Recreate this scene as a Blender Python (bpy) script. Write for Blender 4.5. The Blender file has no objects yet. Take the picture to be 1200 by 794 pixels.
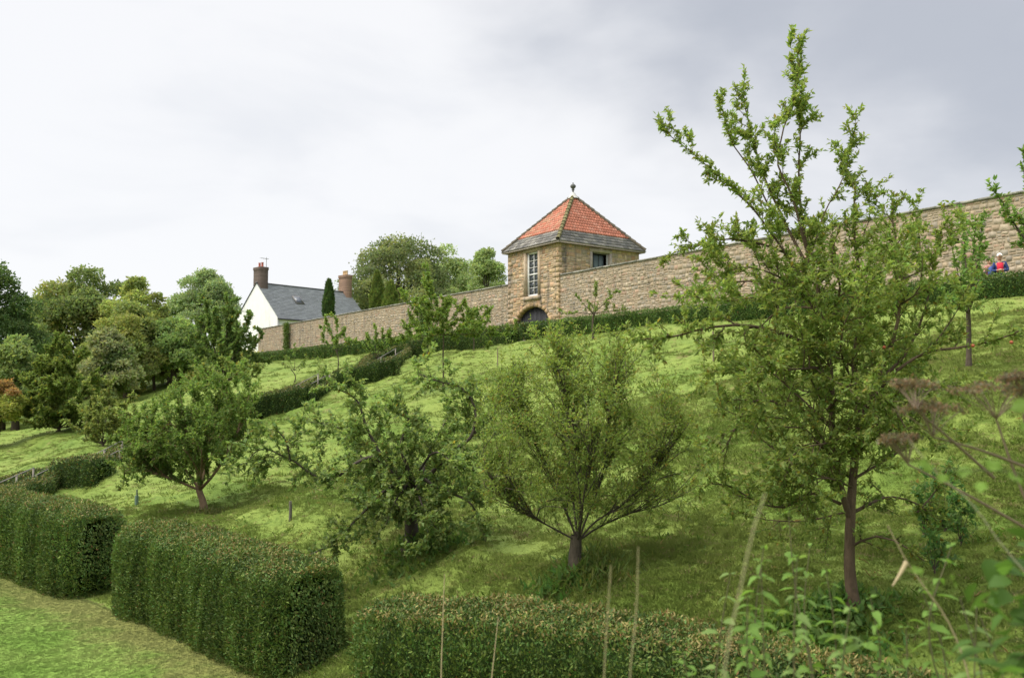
import bpy, math, random
import numpy as np
from mathutils import Vector

# ------------------------------------------------------------------ camera, sky, sun, exposure
F_PX = 1000.0; PITCH = math.atan(64/1000.0)
scene = bpy.context.scene
cam_d = bpy.data.cameras.new("camera"); cam = bpy.data.objects.new("camera", cam_d)
scene.collection.objects.link(cam); scene.camera = cam
cam_d.sensor_width = 36; cam_d.lens = 36*F_PX/1200; cam_d.clip_start = 0.05; cam_d.clip_end = 4000
cam.location = (0, 0, 0); cam.rotation_euler = (math.pi/2 + PITCH, 0, 0)
cam_d.dof.use_dof = True; cam_d.dof.focus_distance = 20; cam_d.dof.aperture_fstop = 2.6
scene.view_settings.view_transform = 'Standard'; scene.view_settings.look = 'None'
scene.view_settings.gamma = 1; scene.view_settings.exposure = 1.08
SUN_EL, SUN_AZ = math.radians(58), math.radians(-110)     # azimuth from +Y, clockwise positive
world = bpy.data.worlds.new("World"); scene.world = world; world.use_nodes = True
nt = world.node_tree; nt.nodes.clear(); N = nt.nodes.new; K = nt.links.new
def nd(tree, t, **kw):
    n = tree.nodes.new(t)
    for k, v in kw.items(): setattr(n, k, v)
    return n
def mth(tree, op, a, b=None, clamp=False):
    n = tree.nodes.new('ShaderNodeMath'); n.operation = op; n.use_clamp = clamp
    for i, v in enumerate((a, b)):
        if v is None: continue
        if isinstance(v, (int, float)): n.inputs[i].default_value = v
        else: tree.links.new(v, n.inputs[i])
    return n.outputs[0]
def mixc(tree, fac, a, b, mode='MIX'):
    n = tree.nodes.new('ShaderNodeMix'); n.data_type = 'RGBA'; n.blend_type = mode
    for sock, v in ((n.inputs[0], fac), (n.inputs[6], a), (n.inputs[7], b)):
        if isinstance(v, (int, float)): sock.default_value = v
        elif isinstance(v, tuple): sock.default_value = (v[0], v[1], v[2], 1)
        else: tree.links.new(v, sock)
    return n.outputs[2]
def mrange(tree, v, a, b, c=0, d=1, smooth=True):
    n = tree.nodes.new('ShaderNodeMapRange'); tree.links.new(v, n.inputs[0])
    if smooth: n.interpolation_type = 'SMOOTHSTEP'
    for i, x in zip((1, 2, 3, 4), (a, b, c, d)): n.inputs[i].default_value = x
    return n.outputs[0]
def noise(tree, vec, scale, detail=4, rough=.55, dist=0):
    n = tree.nodes.new('ShaderNodeTexNoise'); n.inputs['Scale'].default_value = scale
    n.inputs['Detail'].default_value = detail; n.inputs['Roughness'].default_value = rough
    n.inputs['Distortion'].default_value = dist
    if vec is not None: tree.links.new(vec, n.inputs['Vector'])
    return n.outputs[0]
def vmap(tree, vec, scale=(1, 1, 1), loc=(0, 0, 0)):
    n = tree.nodes.new('ShaderNodeMapping'); n.inputs['Scale'].default_value = scale
    n.inputs['Location'].default_value = loc; tree.links.new(vec, n.inputs[0]); return n.outputs[0]

sky = nd(nt, 'ShaderNodeTexSky'); sky.sky_type = 'NISHITA'; sky.sun_disc = False
sky.sun_elevation = SUN_EL; sky.sun_rotation = SUN_AZ
tc = nd(nt, 'ShaderNodeTexCoord'); sep = nd(nt, 'ShaderNodeSeparateXYZ'); K(tc.outputs['Generated'], sep.inputs[0])
cv = vmap(nt, tc.outputs['Generated'], (1, 1, 1.8), (3.1, 1.7, .4))
n1 = noise(nt, cv, 1.9, 4, .45, .2)
n2 = noise(nt, vmap(nt, tc.outputs['Generated'], (1, 1, 1.9), (.2, 5.1, .9)), 4.2, 5, .5, .2)
# darker rain cloud bank lies to the right (east), lighter thin cloud to the left and low down
side = mth(nt, 'ADD', mth(nt, 'MULTIPLY', sep.outputs[0], .75), mth(nt, 'MULTIPLY', sep.outputs[2], .95))
t = mth(nt, 'ADD', side, mth(nt, 'MULTIPLY', mth(nt, 'SUBTRACT', n1, .5), 1.1))
t = mth(nt, 'ADD', t, mth(nt, 'MULTIPLY', mth(nt, 'SUBTRACT', n2, .5), .65))
dark = mrange(nt, t, .22, .78)
cloud = mixc(nt, dark, (4.6, 4.6, 4.66), (2.5, 2.62, 2.9))
cloud = mixc(nt, mrange(nt, sep.outputs[2], .45, 1.0), cloud, mixc(nt, 1.0, cloud, (3.7, 3.7, 3.7), 'MULTIPLY'))   # an overcast sky is brightest overhead
n3 = noise(nt, vmap(nt, tc.outputs['Generated'], (1, 1, 2.6), (4, 2, 7)), 3.1, 5, .5, .3)
cloud = mixc(nt, mrange(nt, n3, .48, .72, 0, .8), cloud, mixc(nt, 1.0, cloud, (.86, .875, .90), 'MULTIPLY'))
skyc = mixc(nt, .94, sky.outputs[0], cloud)
bg = nd(nt, 'ShaderNodeBackground'); bg.inputs['Strength'].default_value = 0.1
K(skyc, bg.inputs['Color']); wo = nd(nt, 'ShaderNodeOutputWorld'); K(bg.outputs[0], wo.inputs[0])

sun_d = bpy.data.lights.new("sun", 'SUN'); sun_d.energy = 2.0; sun_d.angle = math.radians(60); sun_d.color = (1, .94, .82)
sun = bpy.data.objects.new("sun", sun_d); scene.collection.objects.link(sun)
sdir = Vector((math.sin(SUN_AZ)*math.cos(SUN_EL), math.cos(SUN_AZ)*math.cos(SUN_EL), math.sin(SUN_EL)))
sun.rotation_euler = sdir.to_track_quat('Z', 'Y').to_euler()

# ------------------------------------------------------------------ materials
def mat(name, col=None, rough=.85, vary=.25, nscale=8, bump=0, bscale=30, attr=True, trans=0, spec=.3, stretch=(1, 1, 1), dirt=None, metal=0):
    m = bpy.data.materials.new(name); m.use_nodes = True; t = m.node_tree
    p = t.nodes['Principled BSDF']; out = t.nodes['Material Output']
    g = nd(t, 'ShaderNodeNewGeometry'); pos = vmap(t, g.outputs['Position'], stretch)
    if attr:
        a = nd(t, 'ShaderNodeAttribute'); a.attribute_name = 'Col'; base = a.outputs['Color']
    else:
        rgb = nd(t, 'ShaderNodeRGB'); rgb.outputs[0].default_value = (*col, 1); base = rgb.outputs[0]
    nz = noise(t, pos, nscale, 5, .6)
    k = mrange(t, nz, .25, .75, 1-vary, 1+vary, False)
    cmb = nd(t, 'ShaderNodeCombineColor'); [K2(k, cmb.inputs[i], t) for i in range(3)]
    c = mixc(t, 1.0, base, cmb.outputs[0], 'MULTIPLY')
    if dirt:
        dcol, dsc, lo, hi, dst = dirt
        dn = noise(t, vmap(t, g.outputs['Position'], dst), dsc, 6, .6)
        c = mixc(t, mrange(t, dn, lo, hi), c, dcol)
    t.links.new(c, p.inputs['Base Color']); p.inputs['Roughness'].default_value = rough
    p.inputs['Specular IOR Level'].default_value = spec; p.inputs['Metallic'].default_value = metal
    if bump:
        b = nd(t, 'ShaderNodeBump'); b.inputs['Strength'].default_value = bump; b.inputs['Distance'].default_value = .03
        t.links.new(noise(t, pos, bscale, 6, .6), b.inputs['Height']); t.links.new(b.outputs[0], p.inputs['Normal'])
    if trans:
        tr = nd(t, 'ShaderNodeBsdfTranslucent'); t.links.new(mixc(t, 1.0, c, (1.25, 1.3, .75), 'MULTIPLY'), tr.inputs[0])
        mx = nd(t, 'ShaderNodeMixShader'); mx.inputs[0].default_value = trans
        t.links.new(p.outputs[0], mx.inputs[1]); t.links.new(tr.outputs[0], mx.inputs[2]); t.links.new(mx.outputs[0], out.inputs[0])
    return m
def K2(a, b, t): t.links.new(a, b)
M = {}
M['leaf'] = mat('leaf', rough=.5, vary=.22, nscale=2.2, trans=.5, spec=.14)
M['far_leaf'] = mat('far_leaf', rough=.7, vary=.2, nscale=.35, trans=.5, spec=.12)
M['hedge_leaf'] = mat('hedge_leaf', rough=.6, vary=.35, nscale=1.6, trans=.2, spec=.25, stretch=(1, 1, .35))
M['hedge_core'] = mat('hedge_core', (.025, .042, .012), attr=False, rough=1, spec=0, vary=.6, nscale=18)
M['bark'] = mat('bark', rough=.95, vary=.35, nscale=14, bump=.7, bscale=45, stretch=(1, 1, .3))
M['stone'] = mat('stone', rough=.95, vary=.22, nscale=5, bump=.5, bscale=22,
                 dirt=((.14, .125, .105), 2.0, .49, .72, (1, 1, .13)))
M['mortar'] = mat('mortar', (.36, .29, .205), attr=False, rough=1, vary=.3, nscale=6)
M['coping'] = mat('coping', rough=.95, vary=.3, nscale=3, bump=.4, dirt=((.07, .085, .04), 4, .5, .7, (1, 1, 1)))
M['tile'] = mat('tile', rough=.8, vary=.16, nscale=3, dirt=((.22, .17, .12), 3.2, .58, .8, (1, 1, 1)))
M['slate_stone'] = mat('slate_stone', rough=.9, vary=.25, nscale=3.5, dirt=((.42, .41, .38), 2.4, .62, .72, (1, 1, 1)))
M['moss'] = mat('moss', rough=1, vary=.3, nscale=7)
M['paint'] = mat('paint', rough=.45, vary=.05, nscale=3)
M['plain'] = mat('plain', rough=.7, vary=.12, nscale=5)
M['render_white'] = mat('render_white', rough=.9, vary=.06, nscale=1.2, dirt=((.6, .6, .57), 1.1, .5, .8, (1, 1, .25)))
M['cloth'] = mat('cloth', rough=.9, vary=.12, nscale=20)
g_ = bpy.data.materials.new('glass'); g_.use_nodes = True; pg = g_.node_tree.nodes['Principled BSDF']
pg.inputs['Base Color'].default_value = (.06, .07, .08, 1); pg.inputs['Roughness'].default_value = .08; pg.inputs['Specular IOR Level'].default_value = .8
M['glass'] = g_
# grass ground material and blade material share the same patchiness
def grass_colour(t, blade=False):
    g = nd(t, 'ShaderNodeNewGeometry'); pos = g.outputs['Position']
    a = noise(t, pos, .45, 6, .62); b = noise(t, pos, 2.6, 5, .65); c = noise(t, pos, .11, 3, .5)
    col = mixc(t, mrange(t, a, .36, .64), (.135, .215, .032), (.235, .305, .06))
    col = mixc(t, mrange(t, b, .45, .66, 0, .8), col, (.10, .165, .024))
    col = mixc(t, mrange(t, c, .40, .64, 0, .5), col, (.265, .325, .075))
    e = noise(t, vmap(t, pos, (1, 1, 1), (7, 3, 1)), 1.15, 6, .7)
    col = mixc(t, mrange(t, e, .56, .70, 0, .75), col, (.235, .185, .075))
    return col
def grass_mat(name, blade):
    m = bpy.data.materials.new(name); m.use_nodes = True; t = m.node_tree; p = t.nodes['Principled BSDF']; out = t.nodes['Material Output']
    col = grass_colour(t)
    if blade:
        oi = nd(t, 'ShaderNodeObjectInfo')
        col = mixc(t, mrange(t, oi.outputs['Random'], .0, 1.0, 0, .5, False), col, (.28, .345, .08))
        col = mixc(t, mrange(t, oi.outputs['Random'], .93, .96, 0, .7, False), col, (.38, .30, .16))
    else:
        g = nd(t, 'ShaderNodeNewGeometry')
        f = noise(t, g.outputs['Position'], 22, 4, .7)
        col = mixc(t, mrange(t, f, .3, .7, .55, 0, False), col, (.07, .095, .02))
        b = nd(t, 'ShaderNodeBump'); b.inputs['Strength'].default_value = .9; b.inputs['Distance'].default_value = .05
        t.links.new(noise(t, g.outputs['Position'], 9, 8, .72), b.inputs['Height']); t.links.new(b.outputs[0], p.inputs['Normal'])
    if blade:
        vm = nd(t, 'ShaderNodeVectorMath'); vm.operation = 'ADD'; g2 = nd(t, 'ShaderNodeNewGeometry'); t.links.new(g2.outputs['Normal'], vm.inputs[0]); vm.inputs[1].default_value = (-.3, -.25, 1.9)
        v2 = nd(t, 'ShaderNodeVectorMath'); v2.operation = 'NORMALIZE'; t.links.new(vm.outputs[0], v2.inputs[0]); t.links.new(v2.outputs[0], p.inputs['Normal'])
    t.links.new(col, p.inputs['Base Color']); p.inputs['Roughness'].default_value = .8; p.inputs['Specular IOR Level'].default_value = .15
    if blade:
        tr = nd(t, 'ShaderNodeBsdfTranslucent'); t.links.new(col, tr.inputs[0]); mx = nd(t, 'ShaderNodeMixShader'); mx.inputs[0].default_value = .35
        t.links.new(p.outputs[0], mx.inputs[1]); t.links.new(tr.outputs[0], mx.inputs[2]); t.links.new(mx.outputs[0], out.inputs[0])
    return m
M['ground'] = grass_mat('ground', False); M['blade'] = grass_mat('blade', True)
def lawn_mat():
    m = bpy.data.materials.new('lawn'); m.use_nodes = True; t = m.node_tree; p = t.nodes['Principled BSDF']
    g = nd(t, 'ShaderNodeNewGeometry'); pos = g.outputs['Position']
    col = mixc(t, mrange(t, noise(t, pos, .8, 5, .6), .35, .65), (.155, .27, .04), (.22, .325, .065))
    at = nd(t, 'ShaderNodeAttribute'); at.attribute_name = 'Col'; sp = nd(t, 'ShaderNodeSeparateColor'); t.links.new(at.outputs[0], sp.inputs[0])
    e = mth(t, 'ADD', sp.outputs[0], mth(t, 'MULTIPLY', mth(t, 'SUBTRACT', noise(t, pos, 1.6, 6, .7), .5), 1.6))
    col = mixc(t, mrange(t, e, .35, .95, 0, .75), col, (.235, .205, .07))
    col = mixc(t, mrange(t, noise(t, pos, 60, 3, .7), .3, .7, .35, 0, False), col, (.06, .10, .012))
    t.links.new(col, p.inputs['Base Color']); p.inputs['Roughness'].default_value = .85; p.inputs['Specular IOR Level'].default_value = .15
    b = nd(t, 'ShaderNodeBump'); b.inputs['Strength'].default_value = .7; b.inputs['Distance'].default_value = .02
    t.links.new(noise(t, pos, 40, 5, .7), b.inputs['Height']); t.links.new(b.outputs[0], p.inputs['Normal'])
    return m
M['lawn'] = lawn_mat()
def lawn_blade():
    m = bpy.data.materials.new('lawn_blade'); m.use_nodes = True; t = m.node_tree; p = t.nodes['Principled BSDF']; g = nd(t, 'ShaderNodeNewGeometry'); pos = g.outputs['Position']
    col = mixc(t, mrange(t, noise(t, pos, .8, 5, .6), .35, .65), (.155, .275, .04), (.225, .335, .065)); sp = nd(t, 'ShaderNodeSeparateXYZ'); t.links.new(pos, sp.inputs[0])
    # worn brownish strip runs alongside the hedge foot
    e = mth(t, 'ADD', sp.outputs[0], mth(t, 'MULTIPLY', sp.outputs[1], 1.02)); e = mth(t, 'ADD', e, mth(t, 'MULTIPLY', mth(t, 'SUBTRACT', noise(t, pos, 1.6, 6, .7), .5), 2.6))
    col = mixc(t, mrange(t, e, 6.6, 9.3, 0, .7), col, (.27, .24, .095)); oi = nd(t, 'ShaderNodeObjectInfo'); col = mixc(t, mrange(t, oi.outputs['Random'], 0, 1, 0, .3, False), col, (.32, .40, .12))
    vm = nd(t, 'ShaderNodeVectorMath'); vm.operation = 'ADD'; t.links.new(g.outputs['Normal'], vm.inputs[0]); vm.inputs[1].default_value = (0, 0, 2.4); v2 = nd(t, 'ShaderNodeVectorMath'); v2.operation = 'NORMALIZE'; t.links.new(vm.outputs[0], v2.inputs[0]); t.links.new(v2.outputs[0], p.inputs['Normal'])
    t.links.new(col, p.inputs['Base Color']); p.inputs['Roughness'].default_value = .8; p.inputs['Specular IOR Level'].default_value = .15; return m
M['lawn_blade'] = lawn_blade()

# ------------------------------------------------------------------ helpers
def nrm(a): return a/np.maximum(np.linalg.norm(a, axis=-1, keepdims=True), 1e-9)
class Geo:
    def __init__(s): s.V = []; s.F = {3: [], 4: []}; s.C = {3: [], 4: []}; s.n = 0; s.M = {3: [], 4: []}
    def add(s, V, F, col=(.5, .5, .5), mi=0):
        V = np.asarray(V, float).reshape(-1, 3); F = np.asarray(F, int); k = F.shape[1]
        s.V.append(V); s.F[k].append(F+s.n); s.n += len(V)
        col = np.asarray(col, float)
        if col.ndim == 1: col = np.tile(col[None], (len(F), 1))
        s.C[k].append(col); s.M[k].append(np.full(len(F), mi, int)); return s
    def box(s, o, ax, ay, az, col=(.5, .5, .5), mi=0):   # o corner, full-length axes
        o, ax, ay, az = [np.asarray(v, float) for v in (o, ax, ay, az)]
        V = [o, o+ax, o+ax+ay, o+ay, o+az, o+ax+az, o+ax+ay+az, o+ay+az]
        return s.add(V, [(0, 3, 2, 1), (4, 5, 6, 7), (0, 1, 5, 4), (1, 2, 6, 5), (2, 3, 7, 6), (3, 0, 4, 7)], col, mi)
    def bar(s, a, b, w, h, col=(.5, .5, .5), up=(0, 0, 1), mi=0):
        a, b = np.asarray(a, float), np.asarray(b, float); d = b-a; sd = nrm(np.cross(d, up))*w; u = nrm(np.cross(sd, d))*h
        return s.box(a-sd/2-u/2, sd, u, d, col, mi)
    def tube(s, P, R, k=6, col=(.5, .5, .5), mi=0, cap=False):
        P = np.asarray(P, float); n = len(P); R = np.broadcast_to(np.asarray(R, float), (n,))
        T = nrm(np.gradient(P, axis=0)); ref = np.array([0, 0, 1.]) if abs(T[0, 2]) < .9 else np.array([1., 0, 0])
        A = nrm(np.cross(T, ref)); B = np.cross(T, A); th = np.arange(k)*2*math.pi/k
        V = P[:, None]+R[:, None, None]*(A[:, None]*np.cos(th)[None, :, None]+B[:, None]*np.sin(th)[None, :, None])
        i = np.arange(n-1)[:, None]*k; j = np.arange(k)[None]; j2 = (j+1) % k
        F = np.stack([i+j, i+j2, i+k+j2, i+k+j], -1).reshape(-1, 4)
        s.add(V.reshape(-1, 3), F, col, mi)
        if cap:
            for e, rev in ((0, 1), (n-1, 0)):
                W = np.vstack([V[e], P[e][None]]); Ft = [(q, (q+1) % k, k) if not rev else ((q+1) % k, q, k) for q in range(k)]
                s.add(W, Ft, col, mi)
        return s
    def build(s, name, mats, parent=None, smooth=False, loc=None):
        V = np.vstack(s.V) if s.V else np.zeros((0, 3))
        if loc is not None: V = V-np.asarray(loc)
        fl, lt, cc, mm = [], [], [], []
        for k in (3, 4):
            if s.F[k]:
                f = np.vstack(s.F[k]); fl.append(f.ravel()); lt.append(np.full(len(f), k)); cc.append(np.vstack(s.C[k])); mm.append(np.concatenate(s.M[k]))
        fl = np.concatenate(fl).astype(np.int32); lt = np.concatenate(lt).astype(np.int32); cc = np.vstack(cc); mm = np.concatenate(mm).astype(np.int32)
        me = bpy.data.meshes.new(name); me.vertices.add(len(V)); me.vertices.foreach_set('co', V.astype(np.float32).ravel())
        me.loops.add(len(fl)); me.loops.foreach_set('vertex_index', fl)
        me.polygons.add(len(lt)); st = np.concatenate([[0], np.cumsum(lt)[:-1]]).astype(np.int32)
        me.polygons.foreach_set('loop_start', st); me.polygons.foreach_set('loop_total', lt); me.polygons.foreach_set('material_index', mm)
        if smooth: me.polygons.foreach_set('use_smooth', np.ones(len(lt), bool))
        at = me.attributes.new('Col', 'FLOAT_COLOR', 'FACE'); at.data.foreach_set('color', np.hstack([cc, np.ones((len(cc), 1))]).astype(np.float32).ravel())
        for m in (mats if isinstance(mats, list) else [mats]): me.materials.append(m)
        me.update(calc_edges=True)
        o = bpy.data.objects.new(name, me); scene.collection.objects.link(o)
        if parent is not None: o.parent = parent
        if loc is not None: o.location = loc
        return o
def tag(o, label=None, cat=None, group=None, kind=None):
    if label: o['label'] = label
    if cat: o['category'] = cat
    if group: o['group'] = group
    if kind: o['kind'] = kind
    return o
def thing(name, loc, label, cat, group=None):
    o = bpy.data.objects.new(name, None); scene.collection.objects.link(o); o.location = tuple(loc); o.empty_display_size = .3
    return tag(o, label, cat, group)
def rel(g, name, mats, root, **kw):      # geometry written in world coordinates, parented to a thing at its own base
    o = g.build(name, mats, root, **kw)
    l = Vector((0, 0, 0)); p = root
    while p is not None: l += p.location; p = p.parent
    me = o.data; me.transform(__import__('mathutils').Matrix.Translation(-l)); return o

# ground shape
WN = math.hypot(.72, 1)
def s_of(x, y): return (43.8-.72*y-x)/WN
def sstep(x, a, b):
    t = np.clip((x-a)/(b-a), 0, 1); return t*t*(3-2*t)
_r = np.random.RandomState(5); _W = [(_r.uniform(-1, 1, 2)*f, _r.uniform(0, 6.28), a) for f, a in [(.35, .11)]*5+[(.9, .05)]*6+[(2.1, .022)]*7+[(4.6, .013)]*8]
def H(x, y, bumps=True):
    x = np.asarray(x, float); y = np.asarray(y, float); s = s_of(x, y)
    z = np.interp(s, [-300, -30, -1, .5, 3.4, 30.8, 33, 900], [9, 5.2, 5, 3.5, 3.45, -4.1, -4.2, -4.6])
    if bumps:
        w = sstep(s, 3.2, 5)*(1-sstep(s, 30.2, 31.4)); b = 0
        for k, p, a in _W: b = b+a*np.sin(k[0]*x*2+k[1]*y*2+p)
        z = z+b*w
    r = np.hypot(x, y); bank = -1.65-.46*np.maximum(0, r-3.8); h = np.clip(.5+.5*(z-bank)/.3, 0, 1)
    return bank*(1-h)+z*h+.3*h*(1-h)
def h1(x, y): return float(H(x, y))
def ray(px, py):
    a = (px-600)/F_PX; b = (397-py)/F_PX
    return np.array([a, math.cos(PITCH)-b*math.sin(PITCH), math.sin(PITCH)+b*math.cos(PITCH)])
def P(px, py, Y):
    d = ray(px, py); return d*(Y/d[1])
def G(px, py, y0=6.5):
    d = ray(px, py); d = d/d[1]; Y = np.arange(y0, 200, .05); z = H(d[0]*Y, Y); k = np.argmax(z >= d[2]*Y)
    return np.array([d[0]*Y[k], Y[k], z[k]])
def smooth_line(P_, n):
    P_ = np.asarray(P_, float)
    if len(P_) < 3: return P_[0]+(P_[-1]-P_[0])*np.linspace(0, 1, n)[:, None]
    d = np.concatenate([[0], np.cumsum(np.maximum(1e-6, np.linalg.norm(np.diff(P_, axis=0), axis=1)))]); u = np.linspace(0, d[-1], n)
    sl = np.diff(P_, axis=0)/np.diff(d)[:, None]; mt = np.vstack([sl[:1], (sl[1:]+sl[:-1])/2, sl[-1:]])
    k = np.clip(np.searchsorted(d, u, 'right')-1, 0, len(P_)-2); h = (d[k+1]-d[k])[:, None]; t = ((u-d[k])[:, None])/h
    return P_[k]*(2*t**3-3*t**2+1)+mt[k]*h*(t**3-2*t**2+t)+P_[k+1]*(3*t**2-2*t**3)+mt[k+1]*h*(t**3-t**2)
def leaves(g, Pp, D, Nn, L, W, col, mi=0, kind='diamond', fold=.25, droop=.1):
    n = len(Pp)
    if n == 0: return
    D = nrm(D); S = nrm(np.cross(D, Nn)); U = np.cross(S, D); L = np.broadcast_to(L, (n,))[:, None]; W = np.broadcast_to(W, (n,))[:, None]
    tip = Pp+D*L-U*L*droop
    if kind == 'diamond':
        m = Pp+D*L*.45+U*W*fold*.5
        V = np.stack([Pp, m+S*W*.5, tip, m-S*W*.5], 1); i = np.arange(n)[:, None]*4
        F = np.concatenate([i+[[0, 1, 2]], i+[[0, 2, 3]]], 1).reshape(-1, 3); g.add(V.reshape(-1, 3), F, np.repeat(col, 2, 0), mi)
    else:
        a = Pp+D*L*.28+U*W*fold*.4; b = Pp+D*L*.68+U*W*fold*.3-U*L*droop*.5
        V = np.stack([Pp, a+S*W*.46, b+S*W*.4, tip, b-S*W*.4, a-S*W*.46], 1); i = np.arange(n)[:, None]*6
        F = np.concatenate([i+[[0, 1, 2, 3]], i+[[0, 3, 4, 5]]], 1).reshape(-1, 4); g.add(V.reshape(-1, 3), F, np.repeat(col, 2, 0), mi)
def tint(rs, n, base, var=.18, warm=.0, warmcol=(.3, .25, .05)):
    c = np.tile(np.array(base)[None], (n, 1)); k = 1+rs.uniform(-var, var, (n, 1)); c = c*k
    c[:, 0] *= 1+rs.uniform(-var, var, n)*.8
    if warm:
        w = (rs.rand(n) < warm); c[w] = np.array(warmcol)*rs.uniform(.7, 1.2, (w.sum(), 1))
    return c

# ------------------------------------------------------------------ terrain
def terrain():
    def axis(lo, hi, fine, step):
        a = [fine[0]]; st = step
        while a[-1] > lo: st *= 1.18; a.append(a[-1]-st)
        b = list(np.arange(fine[0]+step, fine[1], step)); st = step; c = [fine[1]]
        while c[-1] < hi: st *= 1.18; c.append(c[-1]+st)
        return np.array(a[::-1]+b+c)
    X = axis(-1500, 1500, (-34, 24), .3); Y = axis(-1500, 1500, (3, 62), .3)
    gx, gy = np.meshgrid(X, Y); V = np.stack([gx, gy, H(gx, gy)], -1).reshape(-1, 3); nx, ny = len(X), len(Y)
    i = (np.arange(ny-1)[:, None]*nx+np.arange(nx-1)[None]); F = np.stack([i, i+1, i+nx+1, i+nx], -1).reshape(-1, 4)
    g = Geo(); g.add(V, F); o = g.build('ground', M['ground'], smooth=True); tag(o, 'grassy orchard bank sloping up to the stone wall', kind='structure')
    # lower lawn sheet in front of the clipped hedges
    Q = [(-3.35, 12.35), (-7.9, 16.6), (-12.2, 20.1), (-20.5, 28.2), (-26, 24), (-18, 13), (-9, 9.5), (-3.1, 9.6)]
    A = np.array([(-2.9, 11.0), (-3.7, 12.9), (-8.3, 17.2), (-13, 21), (-22, 29.5)]); B = np.array([(-2.9, 7.8), (-6, 8.5), (-12, 10), (-20, 12), (-34, 14)])
    n, m = 90, 60; a = np.stack([np.interp(np.linspace(0, 4, n), range(5), A[:, k]) for k in (0, 1)], 1); b = np.stack([np.interp(np.linspace(0, 4, n), range(5), B[:, k]) for k in (0, 1)], 1)
    t = np.linspace(0, 1, m)[:, None, None]; XY = a*(1-t)+b*t; Z = H(XY[..., 0], XY[..., 1])+.012
    V = np.concatenate([XY, Z[..., None]], -1).reshape(-1, 3); i = (np.arange(m-1)[:, None]*n+np.arange(n-1)[None]); F = np.stack([i, i+1, i+n+1, i+n], -1).reshape(-1, 4)
    col = np.zeros((len(F), 3)); d = np.linalg.norm(XY-a, axis=-1)[:-1, :-1].ravel(); col[:, 0] = np.clip(1.15-d/1.7, 0, 1)
    g = Geo(); g.add(V, F, col); tag(g.build('lawn', M['lawn'], smooth=True), 'mown bright green lawn below the clipped yew hedges', kind='structure')
terrain()

# ------------------------------------------------------------------ masonry
rng = random.Random(11)
TC = np.array([3.2, 56.4, 0.]); WU = np.array([-.584, .812, 0.]); WNRM = np.array([-.812, -.584, 0.]); ZZ = np.array([0, 0, 1.])
SAND = [(.45, .31, .17), (.49, .36, .21), (.42, .30, .18), (.47, .31, .19), (.39, .30, .20), (.51, .39, .25), (.44, .27, .16), (.36, .30, .22)]
PINK = [(0.355, 0.291, 0.207), (0.385, 0.32, 0.231), (0.335, 0.281, 0.212), (0.37, 0.286, 0.197), (0.325, 0.281, 0.221), (0.414, 0.341, 0.251), (0.305, 0.27, 0.216), (0.374, 0.256, 0.182), (0.385, 0.301, 0.202)]
def spans(u0, u1, z0, z1, holes):
    out = [(u0, u1)]
    for h in holes:
        iv = h(z0, z1)
        if iv is None: continue
        nw = []
        for a, b in out:
            if iv[1] <= a or iv[0] >= b: nw.append((a, b)); continue
            if iv[0]-a > .02: nw.append((a, iv[0]))
            if b-iv[1] > .02: nw.append((iv[1], b))
        out = nw
    return out
def rect_hole(a, b, c, d): return lambda z0, z1: (a, b) if (z0+z1)/2 > c and (z0+z1)/2 < d else None
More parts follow.
